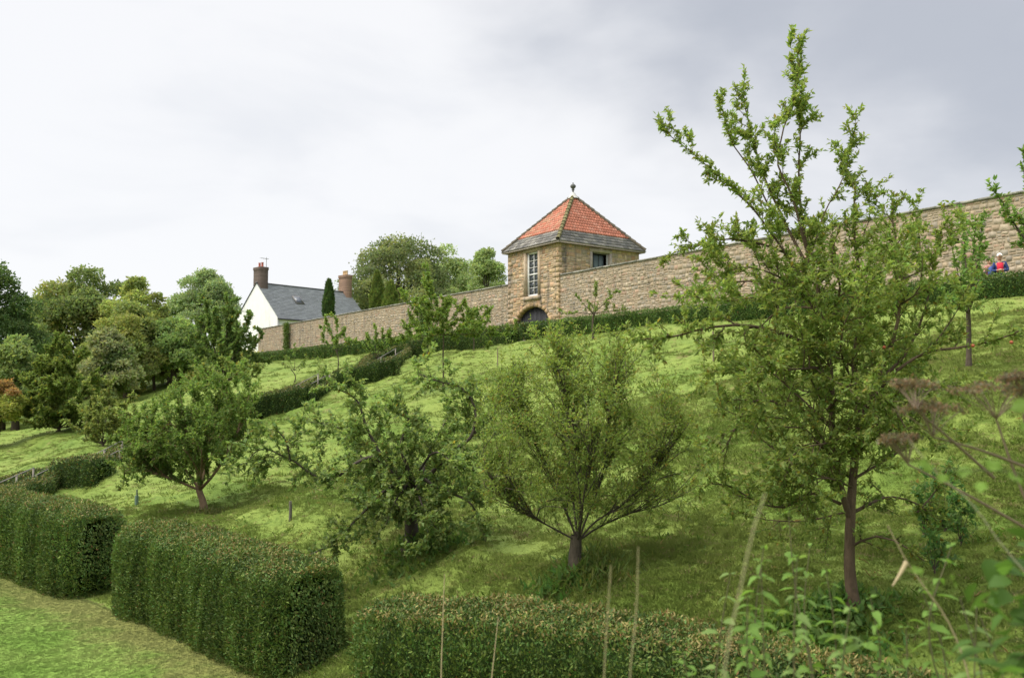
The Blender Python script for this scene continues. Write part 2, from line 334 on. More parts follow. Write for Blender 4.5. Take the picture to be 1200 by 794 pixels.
def stone_face(g, core, O, U, Nn, W, z0, z1, holes=(), pal=SAND, lmin=.2, lmax=.55, hmin=.24, hmax=.36, seed=0, rough=.016, dark=.0):
    r = random.Random(seed); z = z0; O = np.asarray(O, float); ph = r.uniform(0, 6)
    def wz(u, z):       # courses of rubble never run dead level
        e = min(1, (z-z0)/.4, (z1-z)/.4); return z+max(0, e)*(.035*math.sin(u*1.7+z*2.1+ph)+.022*math.sin(u*4.3-z*3+ph))
    def stone(a, b, za, zb):
        c = np.array(r.choice(pal))*r.uniform(.82, 1.16); j = .011; dn = r.uniform(-.006, .016); w, h = b-a, zb-za; i = min(.022, w*.16, h*.2); q = lambda: r.uniform(-rough, rough)
        n = 6; pts = [(a+j, za+j), (a+w*r.uniform(.4, .6), za+j), (b-j, za+j), (b-j, zb-j), (a+w*r.uniform(.4, .6), zb-j), (a+j, zb-j)]
        pts = [(u+q()*.8, v+q()*.8) for u, v in pts]; cu, cv = a+w/2, za+h/2
        back = [O+U*u+ZZ*wz(u, v)-Nn*.03 for u, v in pts]; fr = []
        for u, v in pts:
            uu = u+(i if u < cu-w*.2 else -i if u > cu+w*.2 else 0)+q()*.6; vv = v+(i if v < cv else -i)+q()*.5; fr.append(O+U*uu+ZZ*wz(uu, vv)+Nn*(dn+q()*.35))
        g.add(back+fr, [(6, 7, 10, 11), (7, 8, 9, 10)]+[(k, (k+1) % n, (k+1) % n+n, k+n) for k in range(n)], c)
    while z < z1-.03:
        h = min(r.uniform(hmin, hmax), z1-z)
        if z1-z-h < .1: h = z1-z
        nsub = 2 if holes else 1
        for a, b in spans(0, W, z, z+h, holes):
            m = max(1, int((b-a)/1.2)); us = [a+(b-a)*k/m for k in range(m+1)]
            for k in range(m): core.add([O+U*us[k]+ZZ*wz(us[k], z)-Nn*.012, O+U*us[k+1]+ZZ*wz(us[k+1], z)-Nn*.012, O+U*us[k+1]+ZZ*wz(us[k+1], z+h)-Nn*.012, O+U*us[k]+ZZ*wz(us[k], z+h)-Nn*.012], [(0, 1, 2, 3)])
            u = a
            while u < b-.01:
                l = min(r.uniform(lmin, lmax), b-u)
                if b-u-l < .12: l = b-u
                k = r.random()
                if k < .5 or h < .17 or l < .12: stone(u, u+l, z, z+h)
                elif k < .74: m_ = z+h*r.uniform(.35, .65); stone(u, u+l, z, m_); stone(u, u+l, m_, z+h)
                elif k < .88: m_ = z+h*r.uniform(.35, .65); v = u+l*r.uniform(.35, .65); stone(u, u+l, z, m_); stone(u, v, m_, z+h); stone(v, u+l, m_, z+h)
                else: m_ = z+h*r.uniform(.35, .65); v = u+l*r.uniform(.35, .65); stone(u, v, z, m_); stone(v, u+l, z, m_); stone(u, u+l, m_, z+h)
                u += l
        z += h
def shared(mesh_obj, name, parent, loc, rotz=0, scale=(1, 1, 1)):
    o = mesh_obj.copy(); o.name = name; scene.collection.objects.link(o); o.parent = parent; o.location = loc; o.rotation_euler = (0, 0, rotz); o.scale = scale; return o

def garden_wall(label, ua, ub, ztop, seed, holes=(), gr=None):
    O = TC+WU*ua; base = thing('garden_wall', (O[0], O[1], 3.4), label, 'wall', gr)
    g = Geo(); core = Geo()
    hl = [rect_hole(u-ua-.13, u-ua+.13, z-.15, z+.15) for u, z in holes]
    ln = ub-ua; top = ztop-.12
    stone_face(g, core, O, WU, WNRM, ln, 3.2, top, hl, PINK, seed=seed, lmin=.15, lmax=.36, hmin=.18, hmax=.28)
    q = .5
    core.add([O-WNRM*q+ZZ*3.2, O+WU*ln-WNRM*q+ZZ*3.2, O+WU*ln-WNRM*q+ZZ*top, O-WNRM*q+ZZ*top], [(3, 2, 1, 0)])
    for e in (O, O+WU*ln): core.add([e+ZZ*3.2-WNRM*.035, e-WNRM*q+ZZ*3.2, e-WNRM*q+ZZ*top, e+ZZ*top-WNRM*.035], [(0, 1, 2, 3)])
    for u, z in holes:
        o = O+WU*(u-ua-.16)+ZZ*(z-.18)-WNRM*.036; a, b, c = WU*.32, ZZ*.36, -WNRM*.3
        core.add([o+c, o+a+c, o+a+b+c, o+b+c, o, o+a, o+a+b, o+b], [(0, 1, 2, 3), (4, 5, 1, 0), (5, 6, 2, 1), (6, 7, 3, 2), (7, 4, 0, 3)])
    rel(core, 'mortar_core', M['mortar'], base); rel(g, 'rubble_stones', M['stone'], base)['kind'] = 'stuff'
    # coping slabs, one object each
    ang = math.atan2(WU[1], WU[0]); r = random.Random(seed+5); u = 0; protos = []
    for k in range(5):
        c = Geo(); cc = np.array((.27, .26, .22))*r.uniform(.75, 1.25)
        c.box((.006, -.06, 0), (.988, 0, 0), (0, .68, 0), (0, 0, .09), cc); c.add([(.006, -.03, .09), (.994, -.03, .09), (.994, .6, .09), (.006, .6, .09), (.006, .2, .15), (.994, .2, .15), (.994, .36, .15), (.006, .36, .15)], [(4, 5, 6, 7), (0, 1, 5, 4), (2, 3, 7, 6), (1, 2, 6, 5), (3, 0, 4, 7)], cc)
        protos.append(c)
    made = [None]*5
    while u < ln:
        l = min(r.uniform(.7, 1.15), ln-u); k = r.randrange(5); p = O+WU*u+ZZ*(top+r.uniform(0, .02))-np.array([O[0], O[1], 3.4])
        # slab local: x along the wall, y towards the back of the wall
        if made[k] is None:
            made[k] = protos[k].build('coping_stone', M['coping'], base); made[k].location = p; made[k].rotation_euler = (0, 0, ang); made[k].scale = (l, -1, 1)
        else: shared(made[k], 'coping_stone', base, p, ang, (l, -1, 1))
        u += l
    return base
# WU x up ... back of the wall is -WNRM = (.812,.584); local +y after rotation by ang is (-.812,-.584) so scale y by -1 puts it behind
def hole_at(px, py):
    Y = 43.8/(.72+(px-600)/F_PX); p = P(px, py, Y); return ((p-TC)@WU, p[2])
garden_wall('long stone wall with coping slabs, climbing from tower corner to right edge', -38, 0, 7.95, 3, [hole_at(1077, 286), hole_at(1122, 280), hole_at(794, 330)])
garden_wall('long pinkish stone wall running left from tower towards white cottage', 5.8, 58.5, 7.9, 4, [])

# ------------------------------------------------------------------ tower
def tower():
    LW, LD, Zb, Ze, Za = 5.8, 7.4, 3.3, 10.12, 14.15
    RU = -WNRM; RN = -WU                  # right face runs away from the corner
    C0 = TC+WNRM*.12; root = thing('stone_tower', (C0[0], C0[1], Zb), 'square sandstone garden tower with red pantile pyramid roof and arched door', 'tower')
    core, g = Geo(), Geo()
    wu0, wu1, wz0, wz1 = 2.22, 3.62, 6.72, 9.8
    au0, au1, asp, atop = 1.08, 4.8, 4.8, 5.98; ac = (au0+au1)/2; ar = (au1-au0)/2
    def arch(z0, z1):
        z = (z0+z1)/2
        if z > atop+.22: return None
        if z <= asp: return (au0-.0, au1+.0)
        k = min(1, (z-asp)/(atop+.22-asp)); w = (ar+.2)*math.sqrt(max(0, 1-k*k)); return (ac-w, ac+w)
    stone_face(g, core, C0, WU, WNRM, LW, Zb, Ze, [rect_hole(wu0-.2, wu1+.2, wz0-.12, wz1+.2), arch], SAND, seed=21)
    rt0, rt1, rz0, rz1 = 2.95, 4.55, 8.1, 9.72
    stone_face(g, core, C0, RU, RN, LD, Zb, Ze, [rect_hole(rt0-.18, rt1+.18, rz0-.12, rz1+.2)], SAND, seed=22, lmax=.6)
    far = C0+WU*LW; 
    for O, U, W in ((far, RU, LD), (C0+RU*LD, WU, LW)):
        Nn = WU if U is RU else RU
        stone_face(g, core, O, U, Nn, W, Zb, Ze, [], SAND, seed=23, lmin=.5, lmax=1.1, hmin=.3, hmax=.5)
    # dark room inside so openings read as depth
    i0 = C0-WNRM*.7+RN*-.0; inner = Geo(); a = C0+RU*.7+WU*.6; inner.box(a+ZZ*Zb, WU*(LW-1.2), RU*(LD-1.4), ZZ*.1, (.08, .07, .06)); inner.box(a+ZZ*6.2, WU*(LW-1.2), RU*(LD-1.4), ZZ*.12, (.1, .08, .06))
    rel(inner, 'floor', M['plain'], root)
    rel(core, 'mortar_core', M['mortar'], root); rel(g, 'rubble_stones', M['stone'], root)['kind'] = 'stuff'
    # quoins at the three visible corners
    r = random.Random(8)
    for (O, U, Nn, V2, N2) in ((C0, WU, WNRM, RU, RN), (far, -WU, WNRM, RU, WU)):
        z = Zb; k = 0
        while z < Ze-.05:
            h = min(.34, Ze-z); l1, l2 = ((.62, .3) if k % 2 else (.3, .6)); q = Geo(); c = np.array(r.choice([(.46, .34, .2), (.43, .32, .2), (.48, .35, .22)]))*r.uniform(.9, 1.1)
            o = O+Nn*.008+N2*.008+ZZ*(z+.006); q.box(o, U*l1, -Nn*.1 if False else V2*.08, ZZ*(h-.02), c); q.box(o+V2*.081, U*.08, V2*(l2-.08), ZZ*(h-.02), c)
            rel(q, 'quoin', M['stone'], root); z += h; k += 1
    # arch ring
    n = 13
    for k in range(n):
        t0, t1 = math.pi*k/n, math.pi*(k+1)/n; q = Geo(); V = []
        for dn in (.015, -.42):
            for t, rr in ((t0+.012, 0), (t1-.012, 0), (t1-.012, 1), (t0+.012, 1)):
                ru = ar+.26*rr; rz = (atop-asp)+.26*rr; V.append(C0+U_(WU, ac-math.cos(t)*ru)+ZZ*(asp+math.sin(t)*rz)+WNRM*dn)
        q.add(V, [(0, 3, 2, 1), (4, 5, 6, 7), (0, 1, 5, 4), (1, 2, 6, 5), (2, 3, 7, 6), (3, 0, 4, 7)], np.array(r.choice(SAND[:3]))*r.uniform(.72, 1.0)); rel(q, 'voussoir', M['stone'], root)
    for side, u in ((0, au0-.3), (1, au1)):
        z = Zb
        while z < asp-.05:
            q = Geo(); q.box(C0+WU*(u+.004)+WNRM*.05+ZZ*(z+.008), WU*.292, -WNRM*.46, ZZ*.46, np.array(r.choice(SAND[:3]))); rel(q, 'jamb_stone', M['stone'], root); z += .483
    gate = Geo(); gt = None; b0 = C0-WNRM*.34
    w = (au1-au0)/16; door = None
    for k in range(16):
        q = Geo(); u = au0+k*w; uc = abs(u+w/2-ac); zt = asp+(atop-asp)*math.sqrt(max(0, 1-(uc/ar)**2)); q.box(b0+WU*(u+.01)+ZZ*Zb, WU*(w-.02), -WNRM*.05, ZZ*(zt-Zb+.1), np.array((.035, .035, .04))*r.uniform(.7, 1.5))
        if door is None: door = rel(q, 'arched_door', M['plain'], root)
        else: rel(q, 'plank', M['plain'], door)
    q = Geo(); q.box(b0-WNRM*.07+WU*au0+ZZ*Zb, WU*(au1-au0), -WNRM*.03, ZZ*2.7, (.02, .02, .022)); rel(q, 'door_backing', M['plain'], door)
    # sash window
    sc_ = (.43, .34, .24)
    for nm, o, ax, az in (('lintel', wu0-.24, WU*(wu1-wu0+.48), ZZ*.30), ('window_sill', wu0-.26, WU*(wu1-wu0+.52), ZZ*.26), ('jamb_stone', wu0-.22, WU*.22, None), ('jamb_stone', wu1, WU*.22, None)):
        q = Geo(); zz = {'lintel': wz1, 'window_sill': wz0-.27}.get(nm, wz0); az = az if az is not None else ZZ*(wz1-wz0-.004)
        q.box(C0+WU*o+WNRM*(.06 if nm != 'window_sill' else .12)+ZZ*(zz+.002), ax, -WNRM*.4, az, sc_); rel(q, nm, M['stone'], root)
    wb = C0-WNRM*.12; W_ = wu1-wu0; Hh = wz1-wz0
    q = Geo()
    for o, ax, az in ((0, WU*.13, ZZ*Hh), (W_-.13, WU*.13, ZZ*Hh)): q.box(wb+WU*(wu0+o)+ZZ*wz0, ax, -WNRM*.12, az, (.78, .78, .75))
    for z in (0, Hh-.12): q.box(wb+WU*(wu0+.13)+ZZ*(wz0+z), WU*(W_-.26), -WNRM*.118, ZZ*.12, (.78, .78, .75))
    win = rel(q, 'sash_window', M['paint'], root)
    rows, cols = 6, 2; pw = (W_-.26)/cols; ph = (Hh-.24)/rows
    for rr in range(1, rows):
        q = Geo(); t = .09 if rr == 3 else .035; q.box(wb-WNRM*.03+WU*(wu0+.13)+ZZ*(wz0+.12+rr*ph-t/2), WU*(W_-.26), -WNRM*.04, ZZ*t, (.76, .76, .73)); rel(q, 'glazing_bar', M['paint'], win)
    q = Geo(); q.box(wb-WNRM*.034+WU*(wu0+.13+pw-.02)+ZZ*(wz0+.12), WU*.04, -WNRM*.04, ZZ*(Hh-.24), (.76, .76, .73)); rel(q, 'glazing_bar', M['paint'], win)
    for rr in range(rows):
        for c in range(cols):
            q = Geo(); q.box(wb-WNRM*.09+WU*(wu0+.13+c*pw)+ZZ*(wz0+.12+rr*ph), WU*pw*.99, -WNRM*.006, ZZ*ph*.99); rel(q, 'pane', M['glass'], win)
    # side window, half open
    for nm, o, ln, zz, hz in (('lintel', rt0-.2, rt1-rt0+.4, rz1, .25), ('window_sill', rt0-.25, rt1-rt0+.5, rz0-.17, .16), ('jamb_stone', rt0-.2, .2, rz0, rz1-rz0-.004), ('jamb_stone', rt1, .2, rz0, rz1-rz0-.004)):
        q = Geo(); q.box(C0+RU*o+RN*.05+ZZ*(zz+.002), RU*ln, -RN*.35, ZZ*hz, (.42, .36, .29)); rel(q, nm, M['stone'], root)
    q = Geo(); b = C0-RN*.14
    q.box(b+RU*(rt1-.12)+ZZ*rz0, RU*.12, -RN*.1, ZZ*(rz1-rz0), (.5, .5, .46)); q.box(b+RU*rt0+ZZ*rz0, RU*.06, -RN*.1, ZZ*(rz1-rz0), (.12, .11, .1)); q.box(b+RU*(rt0+.06)+ZZ*(rz1-.07), RU*(rt1-rt0-.18), -RN*.1, ZZ*.07, (.2, .19, .17))
    w2 = rel(q, 'casement_window', M['paint'], root)
    for a0, a1 in ((.5, .95), (1.0, 1.42)):
        q = Geo(); q.box(b-RN*.3+RU*(rt0+a0)+ZZ*rz0, RU*(a1-a0), -RN*.02, ZZ*(rz1-rz0-.1), (.16, .2, .22)); rel(q, 'shutter', M['plain'], w2)
    # roof
    ov = .32; A = C0+WNRM*ov+RN*ov; cor = [A, A+WU*(LW+2*ov), A+WU*(LW+2*ov)+RU*(LD+2*ov), A+RU*(LD+2*ov)]
    T = C0+WU*LW/2+RU*LD/2+ZZ*Za; T = np.array([T[0], T[1], Za]); cor = [np.array([c[0], c[1], Ze]) for c in cor]
    under = Geo(); lo = [c-ZZ*.0 for c in cor]
    under.add(lo+[T-ZZ*.05], [(1, 0, 4), (2, 1, 4), (3, 2, 4), (0, 3, 4)], (.1, .08, .07))
    under.add([c-ZZ*.10 for c in cor]+lo, [(0, 1, 2, 3), (0, 1, 5, 4), (1, 2, 6, 5), (2, 3, 7, 6), (3, 0, 4, 7)], (.33, .29, .23)); roof = rel(under, 'roof', M['plain'], root)
    tl, sl = Geo(), Geo(); vs = .225
    for k in range(4):
        a, b = cor[k], cor[(k+1) % 4]; ln = np.linalg.norm(b-a); U = (b-a)/ln; mid = (a+b)/2; sd = T-mid; SL = np.linalg.norm(sd); Sd = sd/SL; Nn = np.cross(U, Sd); Nn = Nn if Nn[2] > 0 else -Nn
        def pt(x, y, h):     # x from the middle, y up the slope
            lim = ln/2*(1-y/SL); x = np.clip(x, -lim, lim); return mid+U*x+Sd*y+Nn*h
        y = -.03; c_ = 0
        while y < vs*SL-.05:
            e = (vs*SL+.03)/4; lim = ln/2*(1-max(0, y)/SL); x = -lim-rng.uniform(0, .2)
            while x < lim:
                w = rng.uniform(.28, .55); col = np.array(rng.choice([(.17, .16, .15), (.21, .195, .18), (.145, .14, .135), (.25, .235, .21)]))*rng.uniform(.8, 1.2)
                x0, x1 = x+.008, x+w-.008; hb = .06+rng.uniform(0, .015)
                sl.add([pt(x0, y, hb), pt(x1, y, hb), pt(x1, y+e*1.15, .03), pt(x0, y+e*1.15, .03), pt(x0, y, hb-.035), pt(x1, y, hb-.035)], [(0, 1, 2, 3), (4, 5, 1, 0)], col); x += w
            y += e; c_ += 1
        y = vs*SL; e = .30
        while y < SL*.985:
            lim = ln/2*(1-y/SL); w = .235; nt_ = int(lim/w)+1
            for i in range(-nt_, nt_+1):
                x = i*w; col = np.array(rng.choice([(.50, .185, .12), (.54, .21, .14), (.45, .175, .115), (.52, .235, .165), (.42, .16, .105)]))*rng.uniform(.88, 1.12)
                if k in (0, 1) and rng.random() < .35: col = np.array((.47, .26, .17))*rng.uniform(.9, 1.1)
                xs = np.linspace(0, w, 6); hs = [.05, .095, .10, .06, .03, .042]; Vv = [pt(x+q, y, .03+h) for q, h in zip(xs, hs)]+[pt(x+q, min(y+e*1.05, SL*.995), h) for q, h in zip(xs, hs)]+[pt(x+q, y, h-.03) for q, h in zip(xs, hs)]
                tl.add(Vv, [(j, j+1, j+7, j+6) for j in range(5)]+[(j+12, j+13, j+1, j) for j in range(5)], col)
            y += e
    rel(sl, 'stone_slates', M['slate_stone'], roof)['kind'] = 'stuff'; rel(tl, 'pantiles', M['tile'], roof)['kind'] = 'stuff'
    for k in range(4):
        q = Geo(); a = cor[k]+ZZ*.07; n = 14
        for i in range(n):
            p0, p1 = a+(T+ZZ*.1-a)*i/n, a+(T+ZZ*.1-a)*(i+1.05)/n; q.tube([p0+ZZ*.03, p1], [.15, .125], 7, np.array((.17, .155, .07) if k == 0 else (.14, .12, .09))*rng.uniform(.75, 1.25))
        rel(q, 'hip_ridge', M['moss'], roof)
    q = Geo(); q.tube([T+ZZ*-.12, T+ZZ*.05, T+ZZ*.3, T+ZZ*.36], [.42, .3, .12, .06], 10, (.5, .49, .46)); rel(q, 'lead_cap', M['plain'], roof)
    q = Geo(); prof = [(.36, .07), (.46, .05), (.52, .13), (.56, .07), (.62, .1), (.69, .18), (.78, .21), (.87, .18), (.94, .09), (.98, .03), (1.04, .05), (1.08, .0)]
    q.tube([T+ZZ*z for z, _ in prof], [r_ for _, r_ in prof], 12, (.10, .105, .10)); rel(q, 'ball_finial', M['plain'], roof, smooth=True)
def U_(U, k): return U*k
tower()

# ------------------------------------------------------------------ white cottage
def cottage():
    c0 = np.array([-28.9, 104.8, 5.0]); R = nrm(np.array([.66, .75, 0.])); Lf = nrm(np.array([-.75, .66, 0.])); w, L = 9.6, 14.5; ze, zr = 9.45, 14.0
    root = thing('cottage', c0, 'white rendered cottage with grey slate roof and chimney at each gable', 'house')
    Z = lambda z: ZZ*(z-5.0)
    a, b, c, d = c0, c0+Lf*w, c0+R*L, c0+R*L+Lf*w; wl = (.84, .84, .83)
    g = Geo(); mid = c0+Lf*w/2
    g.add([a, b, b+Z(ze), mid+Z(zr), a+Z(ze)], [(0, 1, 3), (1, 2, 3), (0, 3, 4)], wl); g.add([c, d, d+Z(ze), mid+R*L+Z(zr), c+Z(ze)], [(1, 0, 3), (2, 1, 3), (3, 0, 4)], wl)
    g.add([a, c, c+Z(ze), a+Z(ze)], [(0, 1, 2, 3)], wl); g.add([b, d, d+Z(ze), b+Z(ze)], [(1, 0, 3, 2)], wl); rel(g, 'wall', M['render_white'], root)
    # slate courses with real steps
    g = Geo(); r = random.Random(3)
    for sgn, o in ((-1, a), (1, b)):
        base = o+Z(ze)-R*.12; up = (mid+Z(zr))-(o+Z(ze)); SL = np.linalg.norm(up); up = up/SL; Nn = np.cross(R, up); Nn = Nn if Nn[2] > 0 else -Nn
        y = -.35; n = 24; e = (SL+.35)/n; LL = L+.24
        for i in range(n):
            x = 0
            while x < LL:
                ww = min(r.uniform(.5, .9), LL-x); col = np.array((.25, .26, .27))*r.uniform(.88, 1.14); p = base+R*x+up*y
                g.add([p+Nn*.10, p+R*ww*.985+Nn*.10, p+R*ww*.985+up*e*1.05+Nn*.06, p+up*e*1.05+Nn*.06, p+Nn*.05, p+R*ww*.985+Nn*.05], [(0, 1, 2, 3), (4, 5, 1, 0)], col); x += ww
            y += e
    roof = rel(g, 'slate_roof', M['slate_stone'] if False else M['plain'], root)
    g = Geo(); g.bar(mid+Z(zr)+Z(5.12)-R*.12, mid+Z(zr)+Z(5.12)+R*(L+.12), .3, .12, (.12, .12, .13)); rel(g, 'ridge', M['plain'], roof)
    g = Geo(); e0 = a-Lf*.32+Z(ze-.28); g.tube([e0-R*.1, e0+R*(L+.1)], .09, 8, (.06, .06, .065)); g.tube([a-Lf*.1+R*.15+Z(ze-.3), a-Lf*.1+R*.15], .05, 6, (.4, .4, .4)); rel(g, 'gutter', M['plain'], roof)
    up = (mid+Z(zr))-(a+Z(ze)); SL = np.linalg.norm(up); up = up/SL; Nn = np.cross(R, up); Nn = Nn if Nn[2] > 0 else -Nn
    p = a+Z(ze)+R*4.1+up*2.9+Nn*.12; g = Geo(); g.box(p, R*1.25, up*1.5, Nn*.09, (.17, .16, .15)); sk = rel(g, 'skylight', M['plain'], roof)
    g = Geo(); g.box(p+R*.12+up*.12+Nn*.06, R*1.0, up*1.25, Nn*.045); rel(g, 'pane', M['glass'], sk)
    # chimneys
    for k, (s_, wid, zt, col, pots, pc) in enumerate(((.05, 1.45, 16.1, (.13, .095, .08), (-.32, .32), (.46, .13, .09)), (L-1.0, 1.25, 16.5, (.27, .17, .12), (-.35, .0, .35), (.6, .42, .24)))):
        cc = mid+R*s_; g = Geo(); hw = .95 if k == 0 else 1.0; o = cc-Lf*hw*.9+Z(12.2)
        nb = int((zt-12.2)/.13)
        for i in range(nb):
            sh = np.array(col)*r.uniform(.85, 1.2); off = .0 if i < nb-3 else (.06 if k else .05); g.box(o-Lf*off-R*off+ZZ*(i*.13+.004), R*(wid*.72+2*off), Lf*(hw*1.8+2*off), ZZ*.118, sh)
        g.box(o+R*.01+Lf*.01, R*(wid*.72-.02), Lf*(hw*1.8-.02), ZZ*(nb*.13-.01), (.25, .22, .2))
        ch = rel(g, 'chimney', M['plain'], root, ); ch['label'] = ('dark brown chimney stack with two red pots' if k == 0 else 'tan brick chimney stack with pale pots')
        for t in pots:
            g = Geo(); q = cc+R*wid*.36+Lf*t+Z(12.2)+ZZ*nb*.13; g.tube([q, q+ZZ*.1, q+ZZ*.5, q+ZZ*.56, q+ZZ*.62], [.17, .15, .13, .16, .15], 10, pc); rel(g, 'chimney_pot', M['plain'], ch)
    g = Geo(); q = mid+R*1.35+Z(13.9); g.tube([q, q+ZZ*3.6], .035, 5, (.2, .2, .2)); g.tube([q+ZZ*3.4-R*.9-Lf*.2, q+ZZ*3.4+R*.3], .025, 4, (.22, .22, .22))
    for i in range(5): g.tube([q+ZZ*3.4+R*(-.85+i*.26)-Lf*.25, q+ZZ*3.4+R*(-.85+i*.26)+Lf*.25], .016, 4, (.22, .22, .22))
    rel(g, 'tv_aerial', M['plain'], root)
cottage()

# ------------------------------------------------------------------ hedges
def hedge(name, line, w, top, base_z=None, label='', cat='hedge', col=(.085, .135, .03), topcol=(.23, .19, .065), dens=900, size=.065, seed=1, group=None, round_=.22, lift=0, topwarm=.42, flat=False):
    rs = np.random.RandomState(seed); line = np.asarray(line, float); d = np.concatenate([[0], np.cumsum(np.linalg.norm(np.diff(line, axis=0), axis=1))])
    n = max(6, int(d[-1]/.25)); t = np.linspace(0, d[-1], n); C = np.stack([np.interp(t, d, line[:, k]) for k in range(2)], 1); T = nrm(np.gradient(C, axis=0)); Sd = np.stack([T[:, 1], -T[:, 0]], 1)
    gz = H(C[:, 0], C[:, 1], False)-.38 if base_z is None else np.full(n, base_z)
    tz = np.interp(t, d, top) if np.ndim(top) else (np.full(n, float(top)) if not flat else np.full(n, float(top)))
    if lift: tz = H(C[:, 0], C[:, 1], False)+lift
    sm = np.convolve(rs.randn(n+8), np.ones(9)/9, 'valid'); tz = tz+sm*.06; wv = 1+np.convolve(rs.randn(n+8), np.ones(9)/9, 'valid')*.12
    prof = [(-.5, 0), (-.52, .3), (-.5, .7), (-.45, .87), (-.34, .965), (-.15, 1.0), (.15, 1.0), (.34, .965), (.45, .87), (.5, .7), (.52, .3), (.5, 0)]; k = len(prof)
    ed = np.clip(np.minimum(t, d[-1]-t)/.55, 0, 1); endf = .66+.34*np.sqrt(1-(1-ed)**2)
    V = np.zeros((n, k, 3))
    for j, (a, b) in enumerate(prof):
        V[:, j, :2] = C+Sd*(a*w*wv*endf)[:, None]; V[:, j, 2] = gz+(tz-gz)*b*(.9+.1*endf)
    V = V+rs.randn(n, k, 1)*.018
    i = (np.arange(n-1)[:, None]*k+np.arange(k-1)[None]); F = np.stack([i, i+k, i+k+1, i+1], -1).reshape(-1, 4)
    Vf = V.reshape(-1, 3); caps = []
    for e in (0, n-1):
        for j in range(k//2-1): q = [e*k+j, e*k+j+1, e*k+k-2-j, e*k+k-1-j]; caps.append(q if e else q[::-1])
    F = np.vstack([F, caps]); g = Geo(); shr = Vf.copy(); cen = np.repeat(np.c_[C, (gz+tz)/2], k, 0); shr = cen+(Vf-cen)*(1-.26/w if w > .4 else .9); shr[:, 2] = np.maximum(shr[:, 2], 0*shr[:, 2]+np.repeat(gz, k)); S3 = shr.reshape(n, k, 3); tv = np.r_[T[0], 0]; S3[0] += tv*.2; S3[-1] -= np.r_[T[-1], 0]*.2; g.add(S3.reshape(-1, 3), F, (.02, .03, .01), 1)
    # sprigs all over the clipped surface
    q = Vf[F]; nr = np.cross(q[:, 2]-q[:, 0], q[:, 3]-q[:, 1]); ar = np.linalg.norm(nr, axis=1)*.5; nr = nrm(nr)
    mc = Vf.reshape(n, k, 3).mean((0, 1)); out = np.einsum('ij,ij->i', nr, q.mean(1)-np.vstack([np.repeat(np.c_[C, (gz+tz)/2], k, 0)[F[:, 0]]])) ; nr[out < 0] *= -1
    m = int(ar.sum()*dens); f = rs.choice(len(F), m, p=ar/ar.sum()); uv = rs.rand(m, 2); Q = q[f]
    Pp = (Q[:, 0]*(1-uv[:, :1])+Q[:, 1]*uv[:, :1])*(1-uv[:, 1:])+(Q[:, 3]*(1-uv[:, :1])+Q[:, 2]*uv[:, :1])*uv[:, 1:]
    Nn = nr[f]; low = np.sin(Pp[:, 0]*5.1+Pp[:, 1]*4.3)*np.sin(Pp[:, 0]*2.3-Pp[:, 1]*3.7+Pp[:, 2]*1.1)+.5*np.sin((Pp[:, 0]-Pp[:, 1])*14+np.sin(Pp[:, 2]*3))
    al = Pp[:, 0]*.7-Pp[:, 1]*.7; vn = np.sin(al*7+2.6*np.sin(al*1.9)+np.sin(Pp[:, 2]*2.3+al)*1.6)*np.sin(al*3.1+2.5*np.sin(Pp[:, 2]*1.7+al*.6))*(np.abs(Nn[:, 2]) < .6)
    Pp = Pp+Nn*(rs.uniform(-.10, .012, (m, 1))+.04*low[:, None]+.015*vn[:, None])
    D = Nn*.8+np.array([0, 0, .75])+rs.randn(m, 3)*.55; isup = Nn[:, 2] > .6; D[isup] = Nn[isup]*.6+rs.randn(isup.sum(), 3)*.7
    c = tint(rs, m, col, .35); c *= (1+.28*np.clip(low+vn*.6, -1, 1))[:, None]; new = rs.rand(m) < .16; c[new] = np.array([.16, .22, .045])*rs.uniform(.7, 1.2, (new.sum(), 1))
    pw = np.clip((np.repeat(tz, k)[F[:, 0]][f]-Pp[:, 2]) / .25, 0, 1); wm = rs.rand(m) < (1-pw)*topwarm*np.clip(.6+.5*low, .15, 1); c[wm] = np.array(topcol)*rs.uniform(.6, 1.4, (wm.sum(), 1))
    dead = rs.rand(m) < .012; c[dead] = (.2, .11, .04)
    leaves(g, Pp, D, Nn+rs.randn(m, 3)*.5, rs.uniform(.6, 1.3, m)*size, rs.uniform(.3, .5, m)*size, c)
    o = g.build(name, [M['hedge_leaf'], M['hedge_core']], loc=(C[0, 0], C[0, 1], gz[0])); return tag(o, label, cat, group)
def off(a, b, k): d = np.array(b)-np.array(a); d = d/np.linalg.norm(d); return np.array([d[1], -d[0]])*k
up_ = np.array([.66, .75])*.66
hedge('clipped_hedge', [np.array(p)+up_ for p in ((-3.3, 12.15), (-5.8, 14.8), (-7.75, 16.6))], 1.32, -2.47, -4.25, 'middle tall clipped yew hedge, its squared end nearest the camera, beside the lawn', dens=3100, size=.053, seed=1)
hedge('clipped_hedge', [np.array(p)+up_ for p in ((-8.95, 17.45), (-12.1, 20.15), (-16.2, 23.8))], 1.35, -2.38, -4.25, 'tall clipped yew hedge running out of frame at left beyond a gap', dens=1800, size=.06, seed=2)
hedge('clipped_hedge', [(-1.52, 9.35), (-.2, 8.95), (.75, 8.6), (1.5, 8.2), (2.5, 7.55), (3.5, 6.75)], 1.35, [-2.16, -2.16, -2.16, -2.18, -2.22, -2.28], None, 'brown-topped yew hedge along bottom of picture, right of the gap', dens=4000, size=.046, seed=3, topwarm=.6)
